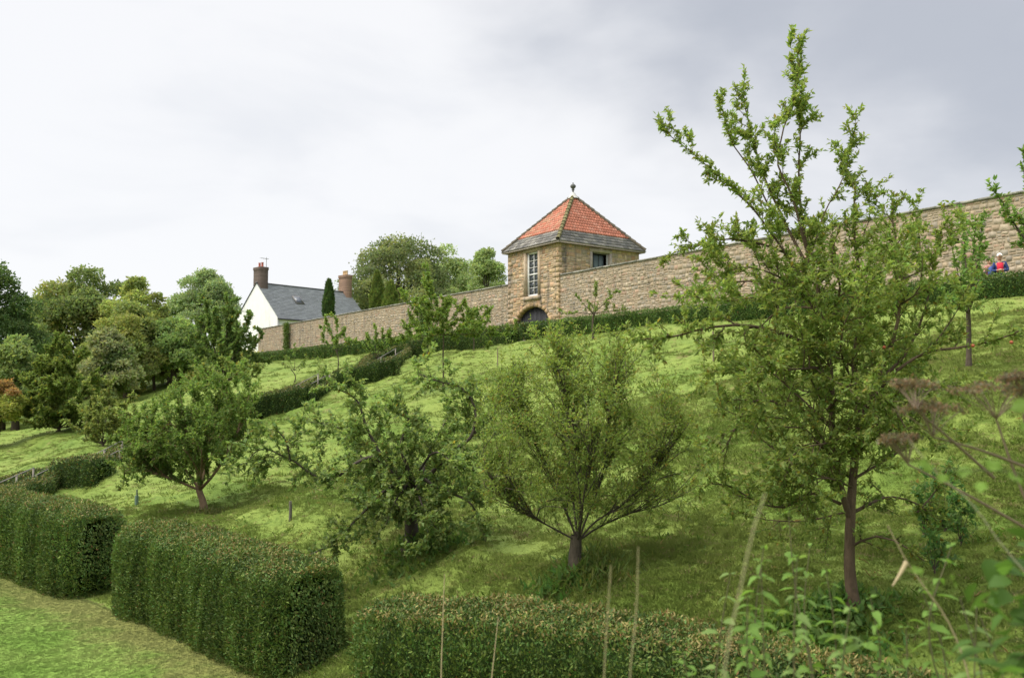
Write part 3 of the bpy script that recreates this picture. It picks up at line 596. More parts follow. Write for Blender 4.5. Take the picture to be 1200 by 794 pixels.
# walk-side hedge under the wall
def along(s, Y): return (43.8-.72*Y-s*WN, Y)
hedge('walk_hedge', [along(3.2, y) for y in (26, 30, 36, 44, 52)], .9, [4.3, 4.3, 4.38, 4.45, 4.45], 3.3, 'long low box hedge edging the wall walk, right of the tower door', dens=450, size=.10, seed=4, col=(.075, .135, .03), topcol=(.14, .19, .045))
hedge('walk_hedge', [along(3.2, y) for y in (52.3, 62, 70, 80, 92, 104)], .9, 4.45, 3.2, 'long low box hedge edging the wall walk, left of the tower', dens=150, size=.17, seed=5, col=(.07, .12, .03), topcol=(.12, .165, .045))

# stepped path with paired hedges
path_px = [(-30, 603), (8, 590), (50, 571), (108, 560), (152, 538), (215, 515), (262, 497), (335, 478), (380, 455), (432, 446), (470, 422), (540, 405), (585, 392)]
pathp = [G(*p) for p in path_px]; pathp[-1] = np.array([.5, 53.0, 3.4])
pw_ = np.array([p[:2] for p in pathp]); tt = nrm(np.gradient(pw_, axis=0)); pn = np.stack([-tt[:, 1], tt[:, 0]], 1)
near = pw_-pn*.95; farl = pw_+pn*.95
def ext(q, k0, k1): q = np.array(q, float); a_ = nrm(q[1]-q[0]); b_ = nrm(q[-1]-q[-2]); q[0] -= a_*k0; q[-1] += b_*k1; return q
spec_ = [(near, (0, 1), .9, 'near-side low hedge at far left edge, before the first flight'), (near, (2, 3), 1.05, 'near-side low hedge between the first and second flights of steps'), (near, (4, 7), 1.1, 'near-side low hedge behind the vase-shaped tree, leading to the third flight'),
         (near, (8, 9), 1.1, 'short near-side clipped hedge between the third and top flights'), (near, (10, 12), 1.15, 'near-side dark clipped hedge above the top flight, nearest the tower'),
         (farl, (0, 2), .75, 'uphill low hedge beside the lowest flight at far left'), (farl, (2, 4), .75, 'uphill low hedge left of the vase-shaped apple tree'), (farl, (4, 7), .8, 'uphill low hedge behind the vase-shaped apple tree'), (farl, (7, 9), .8, 'uphill low hedge beside the third flight of steps'), (farl, (9, 12), .85, 'uphill low hedge beside the top flight of steps')]
for k, (line, (a, b), ht, lab) in enumerate(spec_):
    q = line[a:b+1]; q = smooth_line(q, 12) if b-a > 1 else q
    hedge('path_hedge', ext(q, -.1 if line is farl else .1, .9 if line is near else -.1), 1.0 if line is near else .7, 0, None, lab, dens=330, size=.11, seed=20+k, lift=ht, col=(.055, .09, .024), topcol=(.20, .17, .06), topwarm=.65)
for k, (a, b) in enumerate(((1, 2), (3, 4), (7, 8), (9, 10))):
    hedge('path_hedge', ext(near[a:b+1], -.1, -.1), .5, 0, None, 'very low near-side hedge running beside the %s flight of steps' % ('lowest', 'second', 'third', 'uppermost')[k], dens=300, size=.10, seed=40+k, lift=.68, col=(.055, .09, .024), topcol=(.20, .17, .06), topwarm=.65)
def path():
    n = 260; L = smooth_line(np.array(pathp), n); T = nrm(np.gradient(L[:, :2], axis=0)); Nn = np.stack([-T[:, 1], T[:, 0]], 1); g = Geo()
    V = []
    for w in (-.5, -.17, .17, .5):
        xy = L[:, :2]+Nn*w; V.append(np.c_[xy, H(xy[:, 0], xy[:, 1])+.03])
    V = np.stack(V, 1).reshape(-1, 3); i = (np.arange(n-1)[:, None]*4+np.arange(3)[None]); g.add(V, np.stack([i, i+4, i+5, i+1], -1).reshape(-1, 4), (.13, .11, .08))
    tag(g.build('path', M['plain']), 'narrow earth path climbing between two low hedges', kind='structure')
    flights = [(1, 2, 'lowest flight of timber-edged steps at far left edge of the bank'), (3, 4, 'second flight of steps, just left of the vase-shaped apple tree'), (7, 8, 'third flight of steps in the middle of the hedged path'), (9, 10, 'uppermost flight of steps, nearest the tower')]
    for a, b, lab in flights:
        A, B = pathp[a], pathp[b]; d = (B-A)[:2]; ln = np.linalg.norm(d); d = np.array([*(d/ln), 0]); sd = np.array([-d[1], d[0], 0]); m = max(5, int(ln/.42)); root = thing('garden_steps', A, lab, 'steps', 'flights of steps between the low hedges')
        for i in range(m):
            p = A+(B-A)*i/m; q = Geo(); q.box(p-sd*.48+ZZ*-.08, d*(ln/m*.98), sd*.96, ZZ*.19, (.2, .175, .14)); rel(q, 'step', M['plain'], root)
        for s_ in (-.36, .36):
            q = Geo(); top = [A+sd*s_+ZZ*.75, B+sd*s_+ZZ*.85]; q.bar(top[0], top[1], .032, .03, (.20, .185, .16))
            h = rel(q, 'handrail', M['plain'], root)
            for f in (.02, .5, .98):
                q = Geo(); pp = A+(B-A)*f+sd*s_; q.box(pp-d*.03-sd*.03-ZZ*.1, d*.06, sd*.06, ZZ*(.83+.1*f), (.3, .27, .22)); rel(q, 'post', M['plain'], h)
path()

# ------------------------------------------------------------------ trees
def grow(name, label, cat, limbs, base, leafcol, spec, seed, group=None, barkcol=(.10, .075, .055), apples=0, extra=None):
    """limbs: list of (points, r0, r1, side) in world coordinates"""
    rs = np.random.RandomState(seed); root = thing(name, base, label, cat, group)
    trunk, br = Geo(), Geo(); LP, LD = [], []
    sp = dict(space=.16, len1=.7, space2=.10, len2=.28, up=.35, leafstep=.05, nleaf=2, L=.07, W=.035, kind='oval', t0=.12, fwd=.55, warm=.02, r1=.010, sides=4, endfade=.5, grav=0, rand=.6, warmcol=(.28, .22, .05)); sp.update(spec); boost = sp.get('boost', 2.2)
    def emit(pl, step, k):
        d = np.linalg.norm(np.diff(pl, axis=0), axis=1); tot = d.sum(); m = max(1, int(tot/step*boost)); u = rs.rand(m)*tot; cs = np.concatenate([[0], np.cumsum(d)])
        i = np.clip(np.searchsorted(cs, u, 'right')-1, 0, len(pl)-2); f = ((u-cs[i])/np.maximum(d[i], 1e-6))[:, None]; pp = pl[i]*(1-f)+pl[i+1]*f; T = nrm(pl[i+1]-pl[i])
        for _ in range(k): LP.append(pp+rs.randn(m, 3)*.012); LD.append(T*.6+rs.randn(m, 3)*.7+np.array([0, 0, .2]))
    def branch(p, d, ln, r, n, up, wig=.16):
        pl = [p]; d = nrm(d)
        for i in range(n):
            d = nrm(d+np.array([0, 0, up])*.35/n*2+rs.randn(3)*wig); pl.append(pl[-1]+d*ln/n)
        return np.array(pl)
    for li, lb in enumerate(limbs):
        pts, r0, r1 = lb[:3]; o = lb[3] if len(lb) > 3 else {}; q = {**sp, **o}
        pts = np.asarray(pts, float); ln = np.linalg.norm(np.diff(pts, axis=0), axis=1).sum(); n = max(5, int(ln/.14)); pl = smooth_line(pts, n); wob = np.cumsum(rs.randn(n, 3)*.008, 0); wob -= wob[0]; pl = pl+wob*np.linspace(0, 1, n)[:, None]
        R = r0+(r1-r0)*np.linspace(0, 1, n)**.8
        if li == 0: R[:3] *= np.array([1.5, 1.2, 1.05])[:min(3, n)]
        (trunk if li == 0 else br).tube(pl, R, 9 if r0 > .05 else 6, np.array(barkcol)*(1 if r0 > .03 else .85))
        T = nrm(np.gradient(pl, axis=0)); m = int(ln*(1-q['t0'])/q['space'])
        for j in range(m):
            f = q['t0']+(1-q['t0'])*(j+rs.rand())/m; k = min(n-1, int(f*n)); t = T[k]; pr = rs.randn(3); pr -= t*(pr@t); pr = nrm(pr)
            l1 = q['len1']*rs.uniform(.45, 1.15)*(1-q['endfade']*f); b = branch(pl[k], pr*(1-q['fwd']*.4)+t*q['fwd']+np.array([0, 0, q['up']]), l1, 0, 5, q['up']-q['grav'])
            rr = min(q['r1'], R[k]*.7); br.tube(b, np.linspace(rr, rr*.3, 6), q['sides'], np.array(barkcol)*.9)
            if l1 > .25: emit(b[1:], q['leafstep']*1.6, q['nleaf'])
            else: emit(b, q['leafstep'], q['nleaf'])
            m2 = int(l1/q['space2']); Tb = nrm(np.gradient(b, axis=0))
            for j2 in range(m2):
                f2 = .15+.85*rs.rand(); k2 = min(5, int(f2*5)); pr = rs.randn(3); pr = nrm(pr-Tb[k2]*(pr@Tb[k2])); l2 = q['len2']*rs.uniform(.4, 1.2)
                b2 = branch(b[k2], pr*.8+Tb[k2]*.7+np.array([0, 0, q['up']*.7]), l2, 0, 3, q['up']-q['grav']); br.tube(b2, np.linspace(rr*.35, rr*.15, 4)+.0012, 3, np.array(barkcol)*.9); emit(b2, q['leafstep'], q['nleaf'])
        if not q.get('bare'): emit(pl[int(n*.6):], q['leafstep'], q['nleaf'])
    rel(trunk, 'trunk', M['bark'], root, smooth=True); rel(br, 'branches', M['bark'], root, smooth=True)
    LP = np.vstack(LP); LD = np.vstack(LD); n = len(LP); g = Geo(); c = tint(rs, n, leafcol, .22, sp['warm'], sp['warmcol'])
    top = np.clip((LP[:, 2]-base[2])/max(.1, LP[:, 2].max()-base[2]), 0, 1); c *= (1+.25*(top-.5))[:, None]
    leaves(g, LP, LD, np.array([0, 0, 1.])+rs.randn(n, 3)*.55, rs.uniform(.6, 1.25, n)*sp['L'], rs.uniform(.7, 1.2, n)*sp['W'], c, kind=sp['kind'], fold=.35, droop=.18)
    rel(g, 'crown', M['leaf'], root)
    for i in range(apples):
        a = LP[rs.randint(n)] if extra is None else np.array(extra[i]); q = Geo(); rr = .022; z = np.linspace(-1, 1, 7); q.tube([a+ZZ*rr*k-ZZ*.05 for k in z], rr*np.sqrt(np.maximum(.02, 1-z**2)), 8, (.36, .10, .05)); rel(q, 'apple', M['plain'], root, smooth=True)
    print(name, 'leaves', n); return root

def limbp(Y, pts):   # (px,py,dy) -> world points around depth Y
    return [P(p[0], p[1], Y+(p[2] if len(p) > 2 else 0)) for p in pts]
def based(px, py): return G(px, py)

def hero_right():
    b = based(1001, 716); Y = b[1]; L = lambda *p: limbp(Y, p)
    up = dict(boost=.55, len1=.5, space=.15, space2=.10, len2=.17, up=.25, fwd=.7, leafstep=.024, t0=.1, endfade=.35, r1=.006, rand=.4)
    fl = dict(len1=1.0, space=.12, space2=.11, len2=.3, up=.25, leafstep=.034)
    low = dict(len1=.85, space=.12, space2=.11, len2=.3, up=.15, leafstep=.036)
    limbs = [([b-ZZ*.1]+L((996, 660), (997, 600), (1000, 545, .05), (1008, 490, .1)), .08, .042, dict(t0=.55, len1=.5, space=.25, bare=1)),
        (L((997, 610, 0), (985, 570, -.1), (975, 520, -.2), (972, 460, -.2), (965, 410, -.15), (955, 360, -.1), (950, 320, 0)), .045, .024, {**fl, 't0': .1}),
        (L((950, 320), (942, 270, .1), (937, 220, .1), (938, 160, .1), (934, 115, .1), (930, 66, .1)), .022, .004, {**up, 't0': .02}),
        (L((944, 290, .0), (928, 230, -.1), (912, 190, -.1), (930, 120, -.15), (940, 70, -.1)), .016, .006, up),
        (L((955, 365), (928, 310, -.2), (895, 262, -.3), (862, 225, -.4), (820, 190, -.4), (776, 157, -.5)), .02, .004, {**up, 'len1': .4}),
        (L((945, 310), (915, 250, .2), (893, 200, .3), (880, 155, .3), (870, 98, .4)), .022, .006, up),
        (L((905, 250, .2), (880, 200, .2), (858, 165, .2), (850, 130, .2)), .012, .006, up),
        (L((950, 300, .0), (968, 245, .3), (990, 205, .4), (1000, 165, .4), (1006, 142, .4)), .012, .004, {**up, 't0': .45, 'space': .12}),
        (L((930, 300, -.1), (890, 285, -.3), (850, 280, -.4), (815, 290, -.5), (790, 298, -.5)), .018, .006, {**up, 'len1': .4}),
        (L((965, 425, 0), (938, 400, -.2), (905, 388, -.4), (865, 382, -.6), (820, 388, -.7), (780, 398, -.9), (738, 403, -1.0)), .035, .008, {**low, 'up': -.05, 'len1': .5, 'grav': .25, 't0': .25}),
        (L((960, 350, 0), (925, 335, .3), (885, 330, .5), (850, 335, .7), (820, 350, .8)), .025, .008, {**fl, 'len1': .55}),
        (L((980, 540, 0), (940, 500, -.4), (905, 470, -.5), (880, 475, -.7), (865, 500, -.8), (850, 530, -.9)), .025, .008, {**low, 'grav': .2}),
        (L((985, 590, 0), (950, 578, -.2), (920, 595, -.4), (890, 590, -.5), (850, 570, -.6), (825, 575, -.7)), .022, .007, {**low, 'len1': .45}),
        (L((985, 570, 0), (930, 540, .3), (890, 510, .5), (860, 470, .6)), .022, .008, {**low, 'len1': .5}),
        (L((1007, 500, .1), (1000, 430, .3), (1005, 380, .3), (1002, 320, .3), (1000, 260, .3), (1003, 225, .3)), .045, .01, {**fl, 'len1': .6, 'endfade': .6}),
        (L((1008, 492, .1), (1030, 440, .0), (1050, 380, -.1), (1052, 320, -.1), (1048, 270, 0), (1047, 238, 0)), .035, .008, {**fl, 'len1': .5, 'endfade': .55}),
        (L((1025, 450, .0), (1060, 415, .2), (1085, 360, .3), (1098, 300, .4), (1105, 268, .4)), .025, .007, {**fl, 'len1': .42}),
        (L((1010, 485, .1), (1045, 440, -.2), (1085, 415, -.3), (1130, 408, -.4), (1175, 398, -.5), (1215, 385, -.6)), .03, .009, {**low, 'len1': .42, 'up': .3, 'space': .16}),
        (L((960, 380, 0), (985, 340, -.4), (975, 300, -.6), (985, 265, -.6)), .022, .007, {**fl, 'len1': .5}),
        (L((970, 480, -.2), (1000, 450, -.6), (1040, 470, -.9), (1060, 500, -1)), .02, .007, low),
        (L((1002, 560, 0), (1035, 540, .2), (1065, 520, .4), (1090, 480, .5)), .02, .007, {**low, 'len1': .5}),
        (L((1000, 600, 0), (1020, 590, .2), (1045, 582, .4), (1075, 590, .4), (1100, 610, .4)), .024, .008, {**low, 'len1': .42, 'up': .2}),
        (L((998, 640, 0), (1012, 632, -.2), (1030, 628, -.3), (1060, 640, -.5), (1080, 655, -.5)), .018, .007, {**low, 'len1': .3}),
        (L((1075, 600, .4), (1100, 570, .5), (1112, 545, .5)), .012, .005, {**low, 'len1': .3}),
        (L((968, 430, -.1), (930, 430, -.7), (900, 425, -1.0), (880, 440, -1.2)), .02, .007, fl),
        (L((955, 400, 0), (985, 400, .6), (1010, 400, 1.0), (1040, 395, 1.2)), .02, .007, fl),
        (L((978, 520, -.1), (960, 520, -.7), (930, 530, -1.0), (915, 550, -1.1)), .018, .006, low),
        (L((975, 500, -.2), (930, 460, .2), (890, 430, .4), (855, 430, .5), (825, 445, .5)), .016, .004, low), (L((990, 600, 0), (940, 610, .3), (895, 605, .5), (855, 590, .5)), .014, .004, {**low, 'len1': .5}), (L((1005, 520, .1), (1060, 470, .5), (1110, 450, .8), (1150, 455, 1.0)), .016, .004, {**low, 'len1': .5}),
        (L((930, 330, 0), (880, 350, -.8), (840, 355, -1.0), (800, 350, -1.1)), .014, .004, {**fl, 'len1': .5}), (L((1050, 330, -.1), (1090, 310, .3), (1120, 270, .4), (1140, 262, .4)), .012, .004, {**fl, 'len1': .35}), (L((1085, 415, -.3), (1120, 370, -.3), (1140, 335, -.3)), .012, .004, {**fl, 'len1': .4}),
        (L((1000, 470, .2), (1030, 480, .6), (1060, 460, .9), (1080, 440, 1.0)), .018, .006, fl), (L((1003, 400, .3), (1030, 350, .8), (1035, 300, 1.0)), .016, .006, fl), (L((1002, 350, .3), (970, 330, .7), (960, 290, .8)), .014, .005, fl),
        (L((1050, 360, -.1), (1075, 340, -.5), (1080, 300, -.6)), .014, .005, fl), (L((1000, 450, .2), (985, 400, -.5), (1000, 350, -.8), (1020, 320, -.9)), .016, .006, fl), (L((970, 450, -.2), (945, 460, .4), (915, 450, .8), (900, 470, .9)), .016, .006, fl),
        (L((1004, 530, 0), (1040, 505, -.5), (1075, 500, -.7), (1095, 520, -.7)), .016, .006, low), (L((998, 570, 0), (960, 560, -.6), (930, 570, -.8), (905, 560, -.8)), .016, .006, low), (L((940, 345, 0), (905, 320, -.5), (870, 310, -.7), (840, 320, -.8)), .016, .006, fl),
        (L((1045, 300, 0), (1065, 275, .2), (1080, 250, .3)), .010, .004, {**fl, 'len1': .4}), (L((1000, 300, .3), (1015, 265, .5), (1020, 240, .5)), .010, .004, {**fl, 'len1': .45}),
        (L((958, 360, 0), (910, 365, .6), (880, 400, .9), (875, 420, 1)), .018, .006, fl)]
    grow('apple_tree', 'tall open apple tree at right, wispy leader rising highest into the sky', 'tree', limbs, b, (.24, .305, .085),
         dict(L=.07, W=.034, kind='diamond', nleaf=2, warm=.02, boost=2.0), 41, barkcol=(.115, .08, .05), apples=4, extra=[P(1140, 400, Y-.5), P(1023, 408, Y-.3), P(1036, 402, Y-.2), P(1185, 396, Y-.6)])
hero_right()

def apple_mid():
    b = based(481, 642); Y = b[1]; L = lambda *p: limbp(Y, p)
    lo = dict(len1=.95, space=.12, space2=.12, len2=.36, up=.05, grav=.12, leafstep=.042)
    limbs = [([b-ZZ*.1]+L((482, 625), (480, 600), (486, 575)), .15, .11, dict(bare=1, t0=.7)),
        (L((484, 585), (460, 555, -.2), (435, 535, -.4), (410, 545, -.6), (385, 562, -.7), (362, 552, -.8), (335, 535, -.9), (300, 525, -1), (278, 548, -1)), .05, .008, {**lo, 't0': .12, 'len1': .75}),
        (L((340, 540, -.9), (335, 515, -1), (322, 500, -1.0)), .02, .008, lo),
        (L((470, 560, -.1), (445, 530, .2), (428, 495, .3), (420, 470, .3), (395, 455, .3), (382, 452, .3)), .05, .012, {**lo, 'len1': .8}),
        (L((486, 578), (505, 555, 0), (530, 530, -.1), (552, 512, -.2), (556, 480, -.2), (540, 455, -.2), (515, 448, -.1), (490, 440, 0)), .055, .01, {**lo, 't0': .15, 'len1': .8}),
        (L((553, 510, -.2), (575, 490, -.1), (590, 470, 0), (596, 450, 0)), .04, .01, {**lo, 'len1': .75}),
        (L((486, 578), (478, 550, -.3), (470, 520, -.4), (480, 490, -.5), (475, 470, -.5)), .06, .015, lo),
        (L((475, 560, 0), (450, 575, -.5), (425, 600, -.8), (400, 625, -1), (372, 645, -1.1), (358, 650, -1.2)), .04, .01, {**lo, 'len1': .75}),
        (L((495, 560, 0), (520, 575, -.5), (550, 590, -.7), (565, 620, -.8), (570, 640, -.8)), .04, .01, {**lo, 'len1': .75}),
        (L((490, 570, 0), (500, 540, .5), (520, 500, .8), (535, 475, 1)), .04, .012, lo),
        (L((480, 570, 0), (455, 560, .5), (420, 530, 1.0), (400, 500, 1.2), (360, 490, 1.3)), .035, .01, lo),
        (L((480, 565, 0), (460, 590, -.8), (450, 615, -1.0)), .03, .01, lo), (L((485, 560, 0), (500, 600, -.9), (520, 630, -1.0)), .03, .01, lo),
        (L((486, 560, 0), (510, 530, -.8), (525, 540, -1.2), (540, 560, -1.3)), .03, .01, lo)]
    grow('apple_tree', 'spreading crooked apple tree with long low arms, left of the twiggy tree', 'tree', limbs, b, (.21, .28, .095), dict(L=.095, W=.06, kind='diamond', nleaf=2, warm=.01, boost=1.7, r1=.006), 42, barkcol=(.08, .065, .05))
apple_mid()

def fan(Y, root, mains, ends, rs, r0, r1, sd, rm=.03):
    out = []; cur = []
    for m in mains:
        q = [root]+list(m); out.append((limbp(Y, q), r0*rs.uniform(.8, 1.1), rm*.5, dict(sd))); cur.append(smooth_line(np.array([(*p, 0)[:3] for p in q], float), 30))
    for e in ends:
        e = np.array(e, float); best = None
        for c in cur:
            k = rs.randint(7, 25); p = c[k]; d = math.hypot(p[0]-e[0], (p[1]-e[1])*.6)+abs(p[2]-e[2])*40+rs.rand()*25+(60 if p[1] < e[1]-10 else 0)
            if best is None or d < best[0]: best = (d, c[k], c[k]-c[k-3])
        p, t = best[1], best[2]; mid = p+(e-p)*.45+t*2.2; out.append((limbp(Y, [tuple(p), tuple(mid), tuple(e)]), rm*rs.uniform(.35, .6), r1, dict(sd)))
    return out
def twiggy():
    b = based(677, 668); Y = b[1]; rs = np.random.RandomState(9); L = lambda *p: limbp(Y, p)
    sd = dict(len1=.5, space=.17, space2=.10, len2=.24, up=.5, fwd=.8, leafstep=.055, nleaf=1, t0=.12, r1=.006)
    limbs = [([b-ZZ*.1]+L((674, 650), (677, 628)), .12, .085, dict(bare=1, t0=.8))]
    mains = [[(655, 622, -.1), (625, 606, -.3), (596, 588, -.4), (570, 572, -.5)], [(664, 600, .1), (646, 560, .3), (622, 510, .5), (600, 455, .6)], [(680, 595, -.2), (676, 540, -.4), (664, 480, -.5), (655, 420, -.4)],
             [(690, 600, .2), (705, 560, .4), (712, 500, .5), (722, 430, .5)], [(696, 612, -.1), (730, 590, -.3), (762, 555, -.4), (798, 500, -.4)], [(700, 618, .2), (740, 600, .4), (775, 590, .6), (805, 575, .7)], [(672, 590, .6), (665, 540, 1.0), (650, 480, 1.2)], [(684, 598, -.7), (690, 555, -1.1), (700, 510, -1.3)]]
    ends = [(562, 545, -.3), (556, 500, .2), (570, 462, .3), (588, 430, -.4), (606, 408, .5), (628, 400, -.3), (648, 394, .4), (668, 388, .0), (690, 396, -.5), (708, 404, .5), (728, 402, .2), (748, 425, .8), (765, 448, -.3), (790, 462, .1), (808, 500, .4), (815, 540, -.2), (796, 610, -.4), (770, 500, -1.0), (610, 480, -1.2), (640, 450, -1.2), (680, 450, -1.3), (720, 470, -1.2), (590, 520, -1.0), (640, 540, -1.4), (630, 440, 1.3), (690, 440, 1.3), (745, 540, -1), (600, 600, -.8), (755, 622, -.6), (590, 470, .9), (575, 590, .4), (740, 490, 1.1), (780, 530, .8), (715, 540, -1.4), (665, 500, -1.5), (620, 560, -1.1)]
    ends += [(600, 590, .3), (585, 605, -.2), (625, 610, .5), (650, 600, -.8), (705, 605, -.8), (730, 600, .7), (760, 595, .2), (785, 585, -.3), (640, 585, -1.1), (720, 580, -1.1), (615, 575, -.7), (745, 575, -.7), (660, 580, .9), (695, 570, 1.0)]
    for _ in range(120):
        a_, q_ = rs.rand()*6.283, math.sqrt(rs.rand()); ends.append((685+math.cos(a_)*q_*118, 500-math.sin(a_)*q_*98, rs.uniform(-1, 1)*1.3*math.sqrt(1-q_*q_)))
    limbs += fan(Y, (677, 634, 0), mains, ends, rs, .02, .002, sd, .018)
    grow('apple_tree', 'twiggy vase-shaped apple tree with sparse yellowish leaves, in the middle of the bank', 'tree', limbs, b, (.215, .28, .07), dict(L=.062, W=.026, kind='diamond', warm=.05, boost=2.5), 43, barkcol=(.085, .07, .05))
twiggy()

def vase_tree():
    b = based(239, 601); Y = b[1]; rs = np.random.RandomState(19); L = lambda *p: limbp(Y, p)
    sd = dict(len1=.8, space=.18, space2=.15, len2=.34, up=.6, fwd=.85, leafstep=.055, nleaf=2, t0=.12, r1=.009)
    limbs = [([b-ZZ*.1]+L((238, 588), (233, 572)), .12, .09, dict(bare=1, t0=.9, barkcol=1))]
    mains = [[(215, 566, -.2), (190, 556, -.4), (160, 545, -.6)], [(222, 556, .3), (200, 530, .7), (182, 500, .9)], [(230, 545, -.4), (222, 515, -.8), (215, 480, -1)], [(242, 545, .3), (250, 505, .6), (254, 462, .7)], [(250, 556, -.3), (268, 528, -.5), (285, 490, -.6)], [(236, 545, .9), (232, 515, 1.4), (228, 490, 1.5)], [(236, 550, -1), (240, 525, -1.5), (250, 505, -1.7)]]
    ends = [(140, 548, -.5), (136, 520, .4), (150, 500, .4), (164, 502, -.4), (176, 484, .8), (190, 476, -.8), (203, 460, .2), (222, 452, .8), (240, 440, 0), (255, 447, -.6), (272, 438, .5), (290, 448, 0), (299, 470, .7), (286, 512, -.5), (265, 535, -1.1), (230, 520, -1.6), (195, 535, -1.3), (245, 490, -1.3), (215, 500, 1.4), (260, 500, 1.5), (165, 562, -.7), (272, 548, .2), (150, 570, 0), (180, 520, -1.2)]
    for _ in range(34):
        a_, q_ = rs.rand()*6.283, math.sqrt(rs.rand()); ends.append((219+math.cos(a_)*q_*74, 515-math.sin(a_)*q_*56, rs.uniform(-1, 1)*1.6*math.sqrt(1-q_*q_)))
    limbs += fan(Y, (234, 574, 0), mains, ends, rs, .05, .006, sd, .04)
    grow('apple_tree', 'neat vase-shaped apple tree with dense dark leaves on a bare tan trunk', 'tree', limbs, b, (.175, .25, .07), dict(L=.10, W=.055, kind='diamond', warm=.01, boost=2.2), 44, barkcol=(.22, .15, .09))
vase_tree()

def small_tree(name, label, px, py, tops, col, seed, L=.1, W=.055, Y=None, stem=(.09, .07, .05), cat='tree', spec=None, r=.05, fork=.35, group=None):
    """tops: list of (px,py,dy) branch ends; fork = share of height where limbs leave the trunk"""
    if Y is None: b = G(px, py)
    else: b = P(px, py, Y); b[2] = h1(b[0], b[1])
    Y = b[1]; ty = min(t[1] for t in tops); fy = py+(ty-py)*fork; rs = np.random.RandomState(seed); k = Y/17.
    limbs = [([b-ZZ*.1, P(px+rs.randn(), (py+fy)/2, Y), P(px+rs.randn()*2, fy, Y)], r*1.3, r, dict(bare=1, t0=.95))]
    for x, y, dy in tops:
        limbs.append((limbp(Y, [(px, fy+2, 0), (px+(x-px)*.5, fy+(y-fy)*.42, dy*.5), (x, y, dy)]), r*.6, r*.12, {}))
    col = tuple(np.array(col)*np.array((1.6, 1.5, 1.6))); sp = dict(len1=.5*k**.7, space=.2*k**.6, space2=.16*k**.6, len2=.28*k**.6, up=.4, leafstep=.06*k**.5, L=L*1.15, W=W*1.2, kind='diamond', r1=.009, boost=4.5); sp.update(spec or {})
    return grow(name, label, cat, limbs, b, col, sp, seed, group, barkcol=stem)
small_tree('young_apple_tree', 'bright green young tree in front of wall between cottage and tower', 520, 428, [(480, 380, 0), (470, 345, .5), (500, 335, -.6), (520, 350, .8), (545, 350, 0), (575, 375, -.5), (560, 395, .6), (600, 392, .2), (495, 390, -1), (500, 320, 0), (455, 400, .2)], (.12, .175, .045), 60, .13, .075, Y=36, r=.03, spec=dict(len1=1.0, nleaf=2, leafstep=.085))
small_tree('young_apple_tree', 'small leafy tree in front of wall just right of the tower door', 695, 385, [(675, 345, 0), (700, 330, .5), (722, 340, -.5), (735, 362, 0), (660, 368, .3), (690, 360, -.8)], (.12, .165, .05), 61, .11, .06, Y=46, spec=dict(len1=.6, nleaf=2, space=.3))
small_tree('young_apple_tree', 'leafy apple tree before the wall at the right edge, close by the walkers', 1135, 428, [(1100, 335, .5), (1115, 285, 0), (1130, 250, .6), (1142, 262, -.7), (1152, 246, 0), (1112, 350, -1), (1130, 300, 1), (1150, 290, .6), (1145, 335, -1)], (.115, .185, .05), 62, .10, .05, Y=20, spec=dict(len1=.5, space=.2, leafstep=.07, boost=2.2))
small_tree('young_apple_tree', 'leafy apple tree whose tip pokes into the sky at right edge', 1235, 430, [(1160, 218, 0), (1195, 190, 0), (1225, 180, .5), (1190, 250, -.5), (1250, 240, 0)], (.115, .185, .05), 63, .09, .045, Y=15, spec=dict(len1=.4, space=.16, leafstep=.05, boost=2.2), fork=.45)
small_tree('sapling', 'thin sapling on bright grass in front of the wall, below the cottage', 345, 448, [(335, 415, 0), (346, 402, .2), (360, 418, -.2), (330, 425, .3), (372, 428, 0)], (.11, .16, .05), 64, .14, .08, r=.03, spec=dict(len1=.8, nleaf=1))
small_tree('fruit_tree', 'small domed fruit tree with dark trunk and pinkish leaves at orchard edge', 181, 456, [(150, 420, 0), (160, 398, 1), (180, 388, -1), (205, 392, 1), (222, 410, 0), (215, 435, -1), (148, 436, 1), (178, 420, -2)], (.12, .125, .05), 65, .22, .13, r=.12, spec=dict(len1=1.1, leafstep=.14, nleaf=2, warm=.15, warmcol=(.2, .12, .07)), fork=.3)
small_tree('shrub', 'loose grey-green shrub on the grass left of the vase-shaped apple tree', 120, 522, [(85, 500, 0), (90, 475, 1), (110, 460, -.5), (128, 455, .5), (150, 470, 0), (158, 490, -.5), (150, 512, 0), (120, 485, -1.5), (95, 515, -.5), (140, 500, 1.5)], (.145, .18, .06), 66, .16, .08, r=.05, fork=.06, cat='shrub', spec=dict(len1=1.3, leafstep=.08, nleaf=2))
small_tree('shrub', 'tall pointed olive-green bushy tree standing on the left lawn edge', 68, 505, [(28, 480, 0), (35, 450, 1), (45, 425, -1), (60, 405, 0), (75, 398, 1), (92, 415, -1), (108, 440, 0), (115, 470, 1), (110, 495, 0), (65, 450, -2.5), (80, 470, -2.5), (50, 490, -2), (68, 430, -1.8), (90, 450, -2), (40, 500, -1)], (.105, .145, .04), 67, .22, .11, r=.1, fork=.05, cat='tree', spec=dict(len1=1.8, leafstep=.12, nleaf=3, space=.3))
small_tree('apple_tree', 'loose dark apple tree partly hiding the cottage gable', 262, 470, [(218, 400, 0), (232, 378, 1), (250, 364, -1), (270, 368, 0), (292, 372, .5), (306, 392, -.5), (290, 425, -1), (232, 430, -1), (257, 410, -2), (308, 420, 0), (268, 352, 0), (240, 352, 0), (282, 390, -1)], (.085, .13, .04), 68, .2, .11, Y=52, r=.12, fork=.2, spec=dict(len1=1.5, leafstep=.12, nleaf=2))
